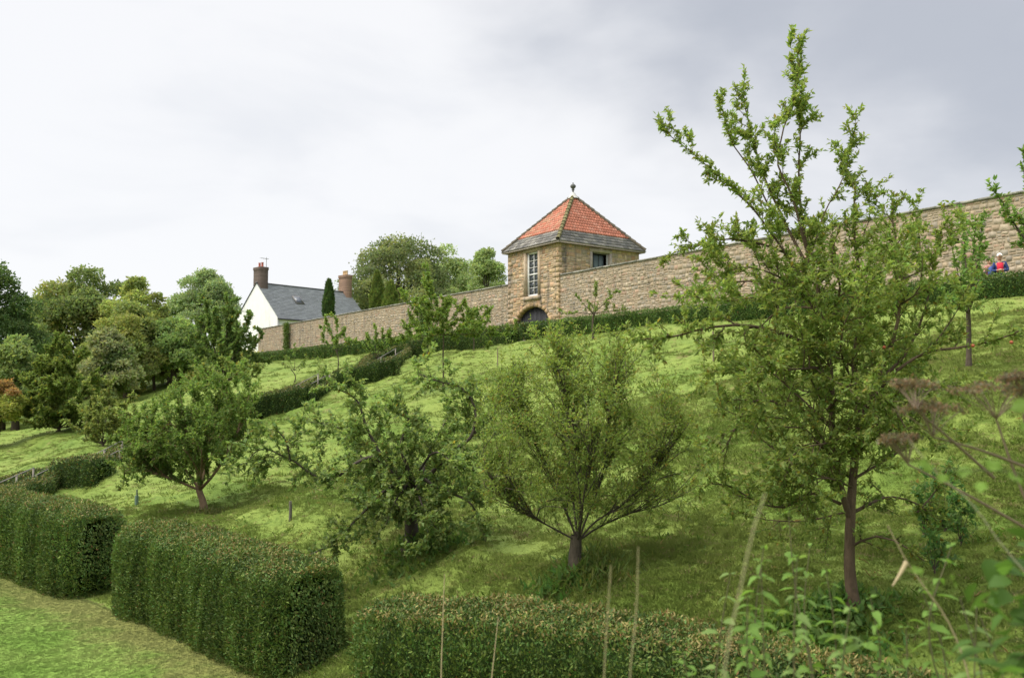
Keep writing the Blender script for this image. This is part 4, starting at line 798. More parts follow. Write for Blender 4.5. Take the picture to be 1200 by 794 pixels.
small_tree('apple_tree', 'pale low apple tree on the bank below the left end of the wall', 262, 452, [(225, 445, 0), (240, 425, .5), (262, 420, -.5), (290, 428, 0), (300, 440, .5), (215, 455, -.5)], (.13, .17, .055), 69, .16, .09, Y=44, r=.06, fork=.2, spec=dict(len1=1.2, nleaf=2))
for i, (px, py, w, h, lab) in enumerate([(555, 392, 26, 30, 'small shrub against the wall foot left of the tower door'), (395, 408, 34, 34, 'leafy shrub at wall foot beneath the pale chimney'), (500, 402, 40, 34, 'leafy shrub at wall foot at left of the young bright tree'), (440, 415, 30, 30, 'shrub on the walk edge below the two green conifers')]):
    small_tree('shrub', lab, px, py+6, [(px-w*.5, py-h*.3, 0), (px-w*.3, py-h*.8, .5), (px, py-h, -.5), (px+w*.3, py-h*.7, 0), (px+w*.5, py-h*.3, .5)], (.12, .18, .05), 70+i, .17, .1, Y=49+i*3, r=.03, fork=.1, cat='shrub', spec=dict(len1=.8, nleaf=2))

def lift(c): return None if c is None else tuple(np.array(c)*np.array((3.3, 2.95, 3.3)))
def conifer(label, px, Y, w_px, top_py, col, seed):
    rs = np.random.RandomState(seed); c = P(px, top_py, Y); bz = h1(c[0], Y)-.2; base = np.array([c[0], Y, bz]); W = w_px/F_PX*Y/2; Hh = c[2]-bz
    root = thing('columnar_conifer', base, label, 'conifer'); g = Geo(); g.tube([base-ZZ*.2, base+ZZ*Hh*.9], [.18, .04], 7, (.1, .07, .05)); rel(g, 'trunk', M['bark'], root)
    n = 9000; f = rs.rand(n)**.8; a = rs.rand(n)*6.283; rr = W*np.minimum(1, (1-f)*3.2)**.6*(.6+.4*np.minimum(1, f*6))*(1+.13*np.sin(a*3+f*17)+.1*np.sin(a*5-f*31))*(1-rs.rand(n)**2*.4)
    Pp = base+np.stack([np.cos(a)*rr, np.sin(a)*rr, f*Hh], 1); D = np.stack([np.cos(a)*.35, np.sin(a)*.35, np.ones(n)], 1)+rs.randn(n, 3)*.25; g = Geo()
    leaves(g, Pp, D, np.stack([np.cos(a), np.sin(a), 0*a], 1)+rs.randn(n, 3)*.4, rs.uniform(.2, .45, n), rs.uniform(.08, .15, n), tint(rs, n, col, .3)); rel(g, 'crown', M['far_leaf'], root)
def big_tree(name, label, px, Y, w_px, top_py, base_z, col, seed, n=26000, leaf=.3, low=.2, cols2=None, cat='tree', lob=56, dome=1., depth=1.):
    col = lift(col); cols2 = lift(cols2)
    rs = np.random.RandomState(seed); c = P(px, top_py, Y); top = c[2]; base = np.array([c[0], Y, base_z]); W = w_px/F_PX*Y/2; Hh = top-base_z; zc = base_z+Hh*(low+(1-low)*.5); hz = Hh*(1-low)*.5
    root = thing(name, base, label, cat); g = Geo(); tr = Geo()
    tr.tube([base-ZZ*.3, base+ZZ*Hh*.2, base+ZZ*Hh*.45+np.array([.2, .1, 0]), base+ZZ*Hh*.8], [W*.09+.1, W*.07+.08, W*.05+.05, .04], 8, (.09, .07, .05))
    # lobes: boughs reaching to the envelope
    cen, rad = [], []
    while len(cen) < lob:
        d = nrm(rs.randn(3)); 
        if d[2] < -.85: continue
        k = rs.uniform(.55, .82); rr = rs.uniform(.2, .36)*W; fx = (1.35 if d[2] < 0 else 1); p = np.array([d[0]*fx*(W-rr*.6)*k*1.15, d[1]*fx*(W-rr*.6)*k*1.15*depth, d[2]*(hz*dome-rr*.5)*k*1.15]); cen.append(np.array([base[0], base[1], zc])+p); rad.append(rr)
    cen.append(np.array([base[0], base[1], top-.3*W])); rad.append(.3*W)
    cen.append(np.array([base[0], base[1], zc])); rad.append(min(W*.7, hz*.8))
    cen = np.array(cen); rad = np.array(rad)
    for q in cen[::3]:
        tr.tube(smooth_line([base+ZZ*Hh*.3, (base+ZZ*Hh*.45+q)/2, q], 6), np.linspace(W*.035+.03, .02, 6), 5, (.08, .065, .05))
    pr = rad**2/np.sum(rad**2); f = rs.choice(len(cen), n, p=pr); d = nrm(rs.randn(n, 3)); d[:, 2] = np.where(d[:, 2] < -.35, -d[:, 2], d[:, 2])
    lump = 1+.16*np.sin(d[:, 0]*7+f)*np.sin(d[:, 1]*6+f*2.)+.1*np.sin(d[:, 2]*13+f*1.3)+.06*np.sin(d[:, 0]*23)*np.sin(d[:, 2]*19+f)
    rr = rad[f]*lump*(1-rs.rand(n)**2*.35); spike = rs.rand(n) < .05; rr[spike] *= rs.uniform(1.05, 1.3, spike.sum()); Pp = cen[f]+d*rr[:, None]*np.array([1, 1, .85]); cj = tint(rs, n, col, .2)
    lc = 1+rs.uniform(-.2, .2, len(cen)); cj *= lc[f][:, None]
    if cols2 is not None: m = (rs.rand(len(cen)) < .3)[f]; cj[m] = tint(rs, m.sum(), cols2, .2)
    keep = Pp[:, 2] > base_z+.1; Pp, d, cj = Pp[keep], d[keep], cj[keep]; m = len(Pp)
    leaves(g, Pp, nrm(rs.randn(m, 3)+d*.7), d+rs.randn(m, 3)*.6, rs.uniform(.6, 1.3, m)*leaf, rs.uniform(.4, .75, m)*leaf, cj)
    rel(tr, 'trunk', M['bark'], root, smooth=True); rel(g, 'crown', M['far_leaf'], root); return root
BT = [('dark_tree', 'very dark green tree cut by the left edge of the picture', -8, 85, 118, 305, (.035, .06, .02), 30000, None, 1),
      ('broad_tree', 'broad dark domed tree with yellowing tips, behind the left orchard edge', 104, 98, 130, 311, (.06, .085, .03), 34000, (.095, .11, .035), 1),
      ('yellowish_tree', 'yellow-green round-headed tree right of the broad dark dome', 160, 92, 80, 324, (.09, .115, .035), 24000, (.07, .095, .03), 1),
      ('round_tree', 'grey-green round tree left of the cottage chimney', 240, 125, 88, 314, (.085, .12, .055), 26000, None, 1),
      ('beech_tree', 'huge dark domed tree behind the wall, right of the cottage', 466, 128, 140, 274, (.05, .068, .03), 42000, (.08, .10, .04), 1.05),
      ('grey_tree', 'grey-green tree between the huge dark dome and the tower', 524, 140, 78, 285, (.095, .13, .055), 20000, None, 1),
      ('grey_tree', 'grey-green tree with ragged top directly left of the tower', 570, 134, 62, 290, (.09, .125, .05), 20000, None, 1),
      ('grey_tree', 'low grey-green tree filling the gap between its two taller neighbours', 546, 150, 110, 303, (.09, .125, .05), 16000, None, 1),
      ('leafy_tree', 'mid-green tree low between the round grey tree and the yellowish tree', 205, 84, 72, 372, (.07, .105, .035), 20000, None, 1),
      ('pale_tree', 'silvery pale-leaved small tree among the left hand trees', 128, 76, 60, 384, (.095, .115, .055), 16000, (.065, .095, .035), 1),
      ('leafy_tree', 'bushy mid-green tree behind the pointed olive one at left', 22, 72, 84, 392, (.07, .10, .035), 20000, None, 1),
      ('leafy_tree', 'olive tree filling the middle of the left hand grove', 152, 82, 84, 352, (.08, .105, .035), 22000, (.095, .115, .035), 1),
      ('leafy_tree', 'dark bushy tree at the far end of the wall, before the cottage', 283, 112, 46, 372, (.06, .095, .03), 12000, None, 1),
      ('leafy_tree', 'dark tree between the left edge tree and the broad dome', 45, 104, 60, 346, (.065, .10, .035), 14000, None, 1)]
for i, (nm, lab, px, Y, w, ty, col, n, c2, dm) in enumerate(BT):
    x = P(px, 460, Y)[0]; bz = h1(x, Y); big_tree(nm, lab, px, Y, w, ty, bz-.2, col, 100+i, n, leaf=.33 if Y < 90 else .40, low=.02, cols2=c2, dome=dm)
big_tree('bush', 'reddish-brown bush at the left edge of the picture', -2, 60, 64, 444, h1(P(-2, 460, 60)[0], 60)-.2, (.12, .085, .035), 130, 9000, .22, 0, (.1, .12, .03), 'bush', 14)
for i, (px, Y, w, ty, lab) in enumerate([(385.5, 98, 12, 329, 'tall slim dark conifer in front of the cottage roof'), (442, 100, 15, 319, 'slim bright green conifer behind the wall, left of a pair'), (458, 98, 17, 331, 'slim bright green conifer behind the wall, right of a pair')]):
    conifer(lab, px, Y, w, ty, (.09, .15, .05) if i == 0 else (.17, .22, .06), 140+i)
for i, (px, Y, w, ty, lab) in enumerate([(200, 90, 90, 425, 'low undergrowth bush beneath the grove, right of the small domed fruit tree'), (120, 84, 90, 428, 'low undergrowth bush beneath the grove, behind the grey-green shrub'), (5, 76, 70, 430, 'low undergrowth bush beneath the grove at the left edge'), (262, 98, 80, 408, 'low undergrowth bush at the left end of the wall')]):
    x = P(px, 460, Y)[0]; big_tree('bush', lab, px, Y, w, ty, h1(x, Y)-.3, (.08, .115, .035), 150+i, 9000, .3, 0, (.14, .15, .05), 'bush', 16)

# climbers on the wall
for i, (px, py0, py1, w, lab) in enumerate([(337, 378, 404, 11, 'narrow green climber on the wall below the cottage'), (498, 352, 392, 22, 'broad green climber on the wall left of the tower')]):
    Y = 43.8/(.72+(px-600)/F_PX); a = P(px, py0, Y-.1); b_ = P(px, py1+6, Y-.1); rs = np.random.RandomState(200+i); n = 2600; g = Geo(); wd = w/F_PX*Y*1.2
    base = np.array([b_[0], b_[1], 3.5]); u = rs.randn(n)*.3; z = base[2]+(a[2]-base[2])*rs.rand(n); Pp = np.array([a[0], a[1], 0])+WU*(u*wd)[:, None]+WNRM*rs.uniform(.05, .28, (n, 1)); Pp[:, 2] = z
    leaves(g, Pp, rs.randn(n, 3)*.5-ZZ*.4, np.tile(WNRM, (n, 1))+rs.randn(n, 3)*.5, rs.uniform(.1, .2, n), rs.uniform(.08, .14, n), tint(rs, n, (.10, .15, .035), .25)); tag(g.build('climber', M['leaf'], loc=base), lab, 'climber')

# ------------------------------------------------------------------ stakes and posts on the bank
def post(name, label, px, py, top_py, r, col, cat, guard=None, Y=None):
    b = G(px, py); root = thing(name, b, label, cat); hh = (py-top_py)/F_PX*b[1]; g = Geo(); g.tube([b-ZZ*.15, b+ZZ*hh*.5+np.array([.01, 0, 0]), b+ZZ*hh], [r, r*.95, r*.85], 7, col, cap=True); rel(g, 'stake', M['bark'], root)
    if guard:
        g = Geo(); g.tube([b+ZZ*.02, b+ZZ*hh*.62], [.06, .058], 9, guard, cap=True); rel(g, 'tree_guard', M['plain'], root)
    return root
post('tree_stake', 'short stake in a grey-green tree guard, left of the vase-shaped tree trunk', 160, 592, 574, .03, (.12, .15, .11), 'stake', (.13, .19, .15))
post('tree_stake', 'short dark stake with pale tip standing on the bank below the crooked apple tree', 340, 610, 588, .04, (.13, .12, .09), 'stake')
post('tree_stake', 'thin upright stake on the grass beneath the wall right of the tower', 836, 424, 388, .035, (.2, .16, .11), 'stake')
post('tree_stake', 'thin stake in the grass left of the twiggy tree, near picture middle', 583, 430, 408, .03, (.2, .16, .11), 'stake')

# weeds round the tree feet
def tuft_clump(label, px, py, w, h, n, col, seed, name='weed_clump', L=.16, W=.06):
    b = G(px, py); rs = np.random.RandomState(seed); g = Geo(); k = b[1]/F_PX; xy = rs.randn(n, 2)*np.array([w*k*.32, w*k*.28]); X = b[0]+xy[:, 0]; Y = b[1]+xy[:, 1]; zz = H(X, Y)+rs.rand(n)*h*k*np.exp(-(xy**2).sum(1)/(w*k*.5)**2)
    leaves(g, np.stack([X, Y, zz-.03], 1), rs.randn(n, 3)*.7+np.array([0, 0, .9]), np.array([0, 0, 1.])+rs.randn(n, 3)*.6, rs.uniform(.6, 1.3, n)*L, rs.uniform(.6, 1.2, n)*W, tint(rs, n, col, .25), kind='oval'); tag(g.build(name, M['leaf'], loc=b), label, 'weeds')
tuft_clump('ring of long weeds around the foot of the crooked apple tree', 490, 645, 95, 22, 900, (.11, .18, .045), 1)
tuft_clump('weeds and dry stalks at the foot of the twiggy middle tree', 690, 672, 90, 18, 800, (.14, .18, .05), 2, W=.03)
tuft_clump('dock-leaved weeds around the foot of the tall right hand tree', 985, 735, 120, 26, 1000, (.11, .19, .05), 3, L=.13, W=.06)
tuft_clump('low brownish weeds around the foot of the vase-shaped tree', 242, 603, 60, 7, 500, (.13, .14, .05), 4, W=.03)
tuft_clump('leafy weeds with broad blades below the twiggy tree', 655, 690, 70, 12, 420, (.11, .2, .05), 5, L=.18, W=.05)
tuft_clump('nettle patch low under the right hand tree, left of its trunk', 930, 745, 130, 24, 900, (.13, .21, .045), 6, L=.1, W=.05)
def bank_weeds():
    rs = np.random.RandomState(501)
    for nm, lab, n, col, L, W, m, up in (('bank_weeds', 'scattered broad-leaved weeds and moss clumps in the bank grass', 900, (.12, .185, .04), .10, .035, 12, .7), ('dry_grass_bits', 'scattered dry brown grass stems and thatch on the bank', 1100, (.31, .25, .12), .12, .007, 8, .9), ('rank_grass', 'scattered darker rank grass tussocks on the bank', 700, (.15, .215, .045), .13, .010, 22, 1.5)):
        g = Geo(); Y = np.sqrt(rs.uniform(7**2, 30**2, n)); X = rs.uniform(-.45, .64, n)*Y; s = s_of(X, Y); k = (s > 4.2) & (s < 30.6) & ((np.sin(X*.9+1.7)*np.sin(Y*.7)+rs.randn(n)*.5) > -.1); X, Y = X[k], Y[k]; q = len(X)
        X = np.repeat(X, m)+rs.randn(q*m)*.09; Y = np.repeat(Y, m)+rs.randn(q*m)*.09; t_ = q*m
        leaves(g, np.stack([X, Y, H(X, Y)], 1), rs.randn(t_, 3)*np.array([.8, .8, .35])+np.array([0, 0, up]), np.array([0, 0, 1.])+rs.randn(t_, 3)*.5, rs.uniform(.5, 1.3, t_)*L, rs.uniform(.6, 1.3, t_)*W, tint(rs, t_, col, .25), droop=.35)
        tag(g.build(nm, M['leaf']), lab, 'ground cover', kind='stuff')
bank_weeds()
# root suckers right of the big tree
for i, (px, py, tp) in enumerate([(1083, 628, 560), (1105, 625, 545), (1125, 640, 575), (1095, 672, 620)]):
    b = G(px, py); tops = [(px-8, tp+12, 0), (px+3, tp, .1), (px+12, tp+16, -.1), (px-4, tp+34, .1)]
    lab = ['thin dark-leaved sucker standing just right of the tall apple tree', 'tallest dark-leaved sucker right of the tall apple tree', 'rightmost dark-leaved sucker beside the tall apple tree', 'short leafy sucker low on the bank right of the tall tree'][i]
    small_tree('sucker_shoot', lab, px, py, tops, (.08, .15, .045), 240+i, .07, .04, r=.012, fork=.12, cat='sapling', spec=dict(len1=.3, space=.1, space2=.1, len2=.15, leafstep=.035, boost=1.3))

# ------------------------------------------------------------------ foreground: dry stalks, umbels, weeds, leaves on the near bank
def gz(p): return np.array([p[0], p[1], h1(p[0], p[1])])
def stalk(label, pts, Y, r, col, name='dry_stalk', bits=None):
    L = limbp(Y, pts); b = gz(L[-1]+np.array([0.02, 0, 0])); pl = smooth_line(L[:]+[b-ZZ*.02], 26); root = thing(name, b, label, 'dry stalk'); g = Geo(); g.tube(pl, np.linspace(r*.25, r*.62, 26), 6, col); rel(g, 'stem', M['plain'], root, smooth=True)
    if bits:
        for seg_ in bits:
            g = Geo(); q = smooth_line(limbp(Y, seg_), 8); g.tube(q, np.linspace(r*1.3, r*.3, 8), 5, np.array(col)*1.15); rel(g, 'dry_leaf', M['plain'], root)
    return root
DRY = (.36, .29, .17)
stalk('tallest straight dry stalk before the bottom hedge, left one of a pair', [(521, 672), (519, 730), (517, 800)], 5.2, .011, DRY)
stalk('shorter straight dry stalk before the bottom hedge, right one of a pair', [(584, 722), (580, 760), (576, 800)], 5.0, .010, DRY)
stalk('blurred dry stalk below the twiggy tree, left one of a pair', [(716, 662), (712, 720), (708, 800)], 2.4, .006, (.28, .25, .13))
stalk('blurred dry stalk below the twiggy tree, right one of a pair', [(748, 640), (746, 710), (738, 800)], 2.3, .006, (.28, .25, .13))
stalk('pale curved grass stalk, badly blurred, near bottom right', [(897, 578), (880, 630), (868, 690), (856, 740), (848, 800)], 1.5, .0048, (.34, .32, .17))
stalk('bent broken straw stalk with a hanging dry leaf at lower right', [(1040, 615), (1063, 658), (1085, 690), (1108, 722), (1132, 780), (1138, 810)], 2.8, .007, DRY, bits=[[(1063, 658), (1055, 672), (1046, 686)]])
stalk('long pale slanting stem reaching from upper left towards right edge', [(1066, 516), (1095, 552), (1135, 585), (1175, 640), (1215, 690)], 2.2, .005, (.33, .3, .2))
stalk('dark purple-brown weed stem at lower right', [(1125, 700), (1137, 740), (1152, 800)], 2.6, .006, (.10, .075, .06))
stalk('second dark weed stem right of the purple-brown one', [(1148, 720), (1165, 765), (1180, 810)], 2.7, .005, (.13, .10, .07))

def umbels():
    Y = 3.2; rs = np.random.RandomState(77); foot = gz(P(1235, 800, Y)); root = thing('hogweed_plant', foot, 'dead hogweed with brown seed heads leaning in from right edge', 'dead plant')
    heads = [((1160, 452), 52, 17, (1212, 610)), ((1090, 475), 44, 15, (1205, 548)), ((1058, 512), 26, 10, (1205, 620)), ((1195, 440), 26, 12, (1222, 590)), ((1070, 448), 30, 10, (1165, 560))]
    g = Geo(); g.tube(smooth_line([P(1210, 560, Y), P(1222, 640, Y), P(1232, 740, Y), foot-ZZ*.03], 16), np.linspace(.009, .013, 16), 7, (.12, .09, .06)); rel(g, 'main_stem', M['plain'], root)
    for (cx, cy), w, h, (sx, sy) in heads:
        j = P(cx+rs.uniform(2, 8), cy+h+22, Y+rs.uniform(-.1, .1)); g = Geo(); g.tube(smooth_line([j, (j+P(sx, sy, Y))/2+np.array([-.01, 0, .012]), P(sx, sy, Y)], 12), np.linspace(.0035, .006, 12), 6, (.15, .11, .07)); st = rel(g, 'flower_stem', M['plain'], root)
        sd = Geo(); rays = Geo()
        for k in range(17):
            a = rs.rand()*6.283; q = math.sqrt(rs.rand()); e = P(cx+math.cos(a)*q*w*.85, cy+(q*q)*h*.55-rs.rand()*h*.2, Y+math.sin(a)*q*w/F_PX*Y*.8); rays.tube(smooth_line([j, (j+e)/2+ZZ*.004, e-ZZ*.008], 5), .0016, 4, (.2, .15, .1))
            m = 34; o = rs.randn(m, 3)*np.array([.013, .013, .007]); d = nrm(rs.randn(m, 3)+ZZ*.6); leaves(sd, e+o, d, rs.randn(m, 3), rs.uniform(.009, .017, m), rs.uniform(.007, .012, m), tint(rs, m, (.21, .16, .105), .4), fold=.6)
        rel(rays, 'ray', M['plain'], st); rel(sd, 'seed_head', M['leaf'], st)
umbels()

def weed(label, px, py, top, Y, seed, col=(.14, .235, .05), L=.062, W=.036, n=9, lean=0, stemcol=(.11, .10, .05), name='nettle_plant'):
    rs = np.random.RandomState(seed); t = P(px+lean, top, Y); b = gz(P(px, py, Y)); root = thing(name, b, label, 'weed'); pl = smooth_line([b-ZZ*.02, b+(t-b)*.4+np.array([rs.randn()*.04, rs.randn()*.04, 0]), b+(t-b)*.75+np.array([rs.randn()*.03, 0, 0]), t], 20); g = Geo(); g.tube(pl, np.linspace(.005, .0018, 20), 6, stemcol); rel(g, 'stem', M['plain'], root)
    zlow = P(px, 800, Y)[2]; k = 0; T = nrm(t-b)
    for i in range(n):
        f = 1-((i+rs.uniform(-.35, .35)*(i > 0))/n)*min(1, (t[2]-zlow+.1)/(t[2]-b[2])); p = b+(t-b)*f; p = pl[int(f*19)]; a = (i % 2)*1.571+rs.rand()*1.3; sc = .45+.55*min(1, (i+1)/4)
        for s_ in (0, math.pi):
            d = np.array([math.cos(a+s_), math.sin(a+s_), .25+rs.randn()*.15]); d = nrm(d); S = nrm(np.cross(d, ZZ+rs.randn(3)*.3)); U = np.cross(S, d); kk = rs.uniform(.55, 1.3); l, w = L*sc*kk, W*sc*kk*rs.uniform(.8, 1.15); dr = rs.uniform(.1, .75); g = Geo(); m = 7; V = []; c = np.array(col)*rs.uniform(.9, 1.35)
            p1 = p+d*l*.15
            for q in range(m):
                x = q/(m-1); ww = w*.5*math.sin(math.pi*min(1, x*.92+.08))**.8*(1-x*.35); ww = ww*(1.12 if q % 2 else .9) if q < m-1 else .0005; cen = p1+d*l*x-ZZ*l*dr*x*x; V += [cen-S*ww+U*ww*.3, cen, cen+S*ww+U*ww*.3]
            F = []
            for q in range(m-1): F += [(q*3, q*3+1, q*3+4, q*3+3), (q*3+1, q*3+2, q*3+5, q*3+4)]
            g.add(V, F, c); g.tube([p, p1], .0012, 4, stemcol); rel(g, 'leaf', M['leaf'], root, smooth=True)
W_ = [(905, 790, 640, 3.3, 'leafy nettle before the tall tree, leftmost of the near weeds', -10), (938, 800, 600, 3.6, 'tallest near nettle left of the tall tree trunk', -14), (962, 800, 668, 3.4, 'near nettle directly left of the tall tree trunk', 6), (1010, 800, 700, 3.2, 'short near nettle under the tall tree trunk', 10), (880, 800, 700, 2.9, 'short blurred nettle at the end of the bottom hedge', -4), (1105, 810, 640, 3.1, 'near nettle between the straw stalk and the right edge', 10), (1058, 810, 735, 3.4, 'lowest near nettle between trunk and straw stalk', 4), (800, 800, 765, 3.0, 'nettle tip poking up at the bottom hedge', 0)]
for i, (px, py, tp, Y, lab, ln) in enumerate(W_): weed(lab, px, py, tp, Y, 300+i, lean=ln, n=13 if tp < 720 else 6)
W2 = [(868, 800, 672, 3.6, 'leafy weed by the curved blurred grass stalk, right side of it'), (892, 800, 660, 3.1, 'slender nettle between the two leafiest ones'), (922, 800, 655, 2.8, 'blurred nettle in front of the tallest one'), (950, 800, 640, 3.9, 'nettle standing behind the one left of the trunk'), (985, 800, 712, 2.9, 'low nettle exactly below the tall tree trunk'), (1082, 810, 690, 3.3, 'slender nettle just left of the straw stalk foot'), (1135, 810, 705, 3.0, 'nettle between straw stalk and bramble')]
for i, (px, py, tp, Y, lab) in enumerate(W2): weed(lab, px, py, tp, Y, 340+i, lean=(i*37 % 25)-12, n=11, col=(.15, .24, .055) if i % 2 else (.18, .26, .08), L=.06, W=.034)
def bramble():
    rs = np.random.RandomState(88); Y = 2.3; b = gz(P(1215, 800, Y)); root = thing('bramble_bush', b, 'dark broad-leaved bramble filling the bottom right corner', 'bramble'); g = Geo()
    ends = [(1150, 700), (1165, 650), (1190, 640), (1180, 730), (1205, 690), (1150, 760), (1195, 780), (1175, 780)]
    for x, y in ends: g.tube(smooth_line([b, P(1222, 760, Y), P((x+1225)/2, y-12, Y), P(x, y, Y)], 12), np.linspace(.005, .0015, 12), 5, (.09, .1, .04))
    rel(g, 'stem', M['plain'], root)
    for k in range(62):
        x, y = ends[rs.randint(len(ends))]; f = rs.rand()*.8; x = x+(1225-x)*f+rs.randn()*12; y = y+rs.randn()*16+f*20
        if x < 1140: continue
        p = P(x, y, Y+rs.randn()*.1); d = nrm(np.array([rs.randn(), rs.randn()*.6, -.2+rs.randn()*.3])); S = nrm(np.cross(d, ZZ+rs.randn(3)*.4)); U = np.cross(S, d); l = rs.uniform(.05, .085); w = l*.75; m = 7; V = []
        for q in range(m):
            t = q/(m-1); ww = w*.5*(math.sin(math.pi*t**.8)+.08)*(1.1 if q % 2 else .95) if q < m-1 else .0004; cen = p+d*l*t-U*l*.2*t*t; V += [cen-S*ww+U*ww*.25, cen, cen+S*ww+U*ww*.25]
        F = []
        for q in range(m-1): F += [(q*3, q*3+1, q*3+4, q*3+3), (q*3+1, q*3+2, q*3+5, q*3+4)]
        g = Geo(); g.add(V, F, np.array((.075, .14, .03) if rs.rand() < .75 else (.12, .22, .05))*rs.uniform(.75, 1.25)); rel(g, 'leaf', M['leaf'], root, smooth=True)
bramble()
def near_leaves():
    rs = np.random.RandomState(89); Y = 1.9; b = gz(P(1260, 800, Y)); root = thing('sycamore_seedling', b, 'pale translucent broad leaves reaching in from right edge above the bramble', 'sapling'); g = Geo(); g.tube(smooth_line([b, P(1262, 640, Y), P(1225, 560, Y), P(1150, 552, Y), P(1075, 548, Y)], 20), np.linspace(.005, .001, 20), 5, (.1, .12, .04)); rel(g, 'stem', M['plain'], root)
    for x, y, l in ((1085, 545, .05), (1130, 552, .055), (1165, 545, .06), (1190, 560, .06), (1105, 560, .045), (1195, 475, .06), (1150, 570, .05), (1118, 680, .05), (1075, 668, .045), (1205, 500, .06)):
        p = P(x, y, Y+rs.randn()*.05); a = rs.rand()*6.28; d = nrm(np.array([math.cos(a), .3, math.sin(a)*.5])); S = nrm(np.cross(d, np.array([.2, -.7, .8]))); U = np.cross(S, d); V = [p]; n = 14
        for q in range(n):
            t = 2*math.pi*q/n; rr = l*.3*(1+.16*math.cos(5*t))*(1 if q % 2 else .92); V.append(p+d*rr*math.cos(t)+S*rr*math.sin(t)+U*.004*math.cos(3*t))
        g = Geo(); g.add(V, [(0, 1+q, 1+(q+1) % n) for q in range(n)], np.array((.17, .27, .05))*rs.uniform(.85, 1.15)); rel(g, 'leaf', M['leaf'], root, smooth=True)
near_leaves()

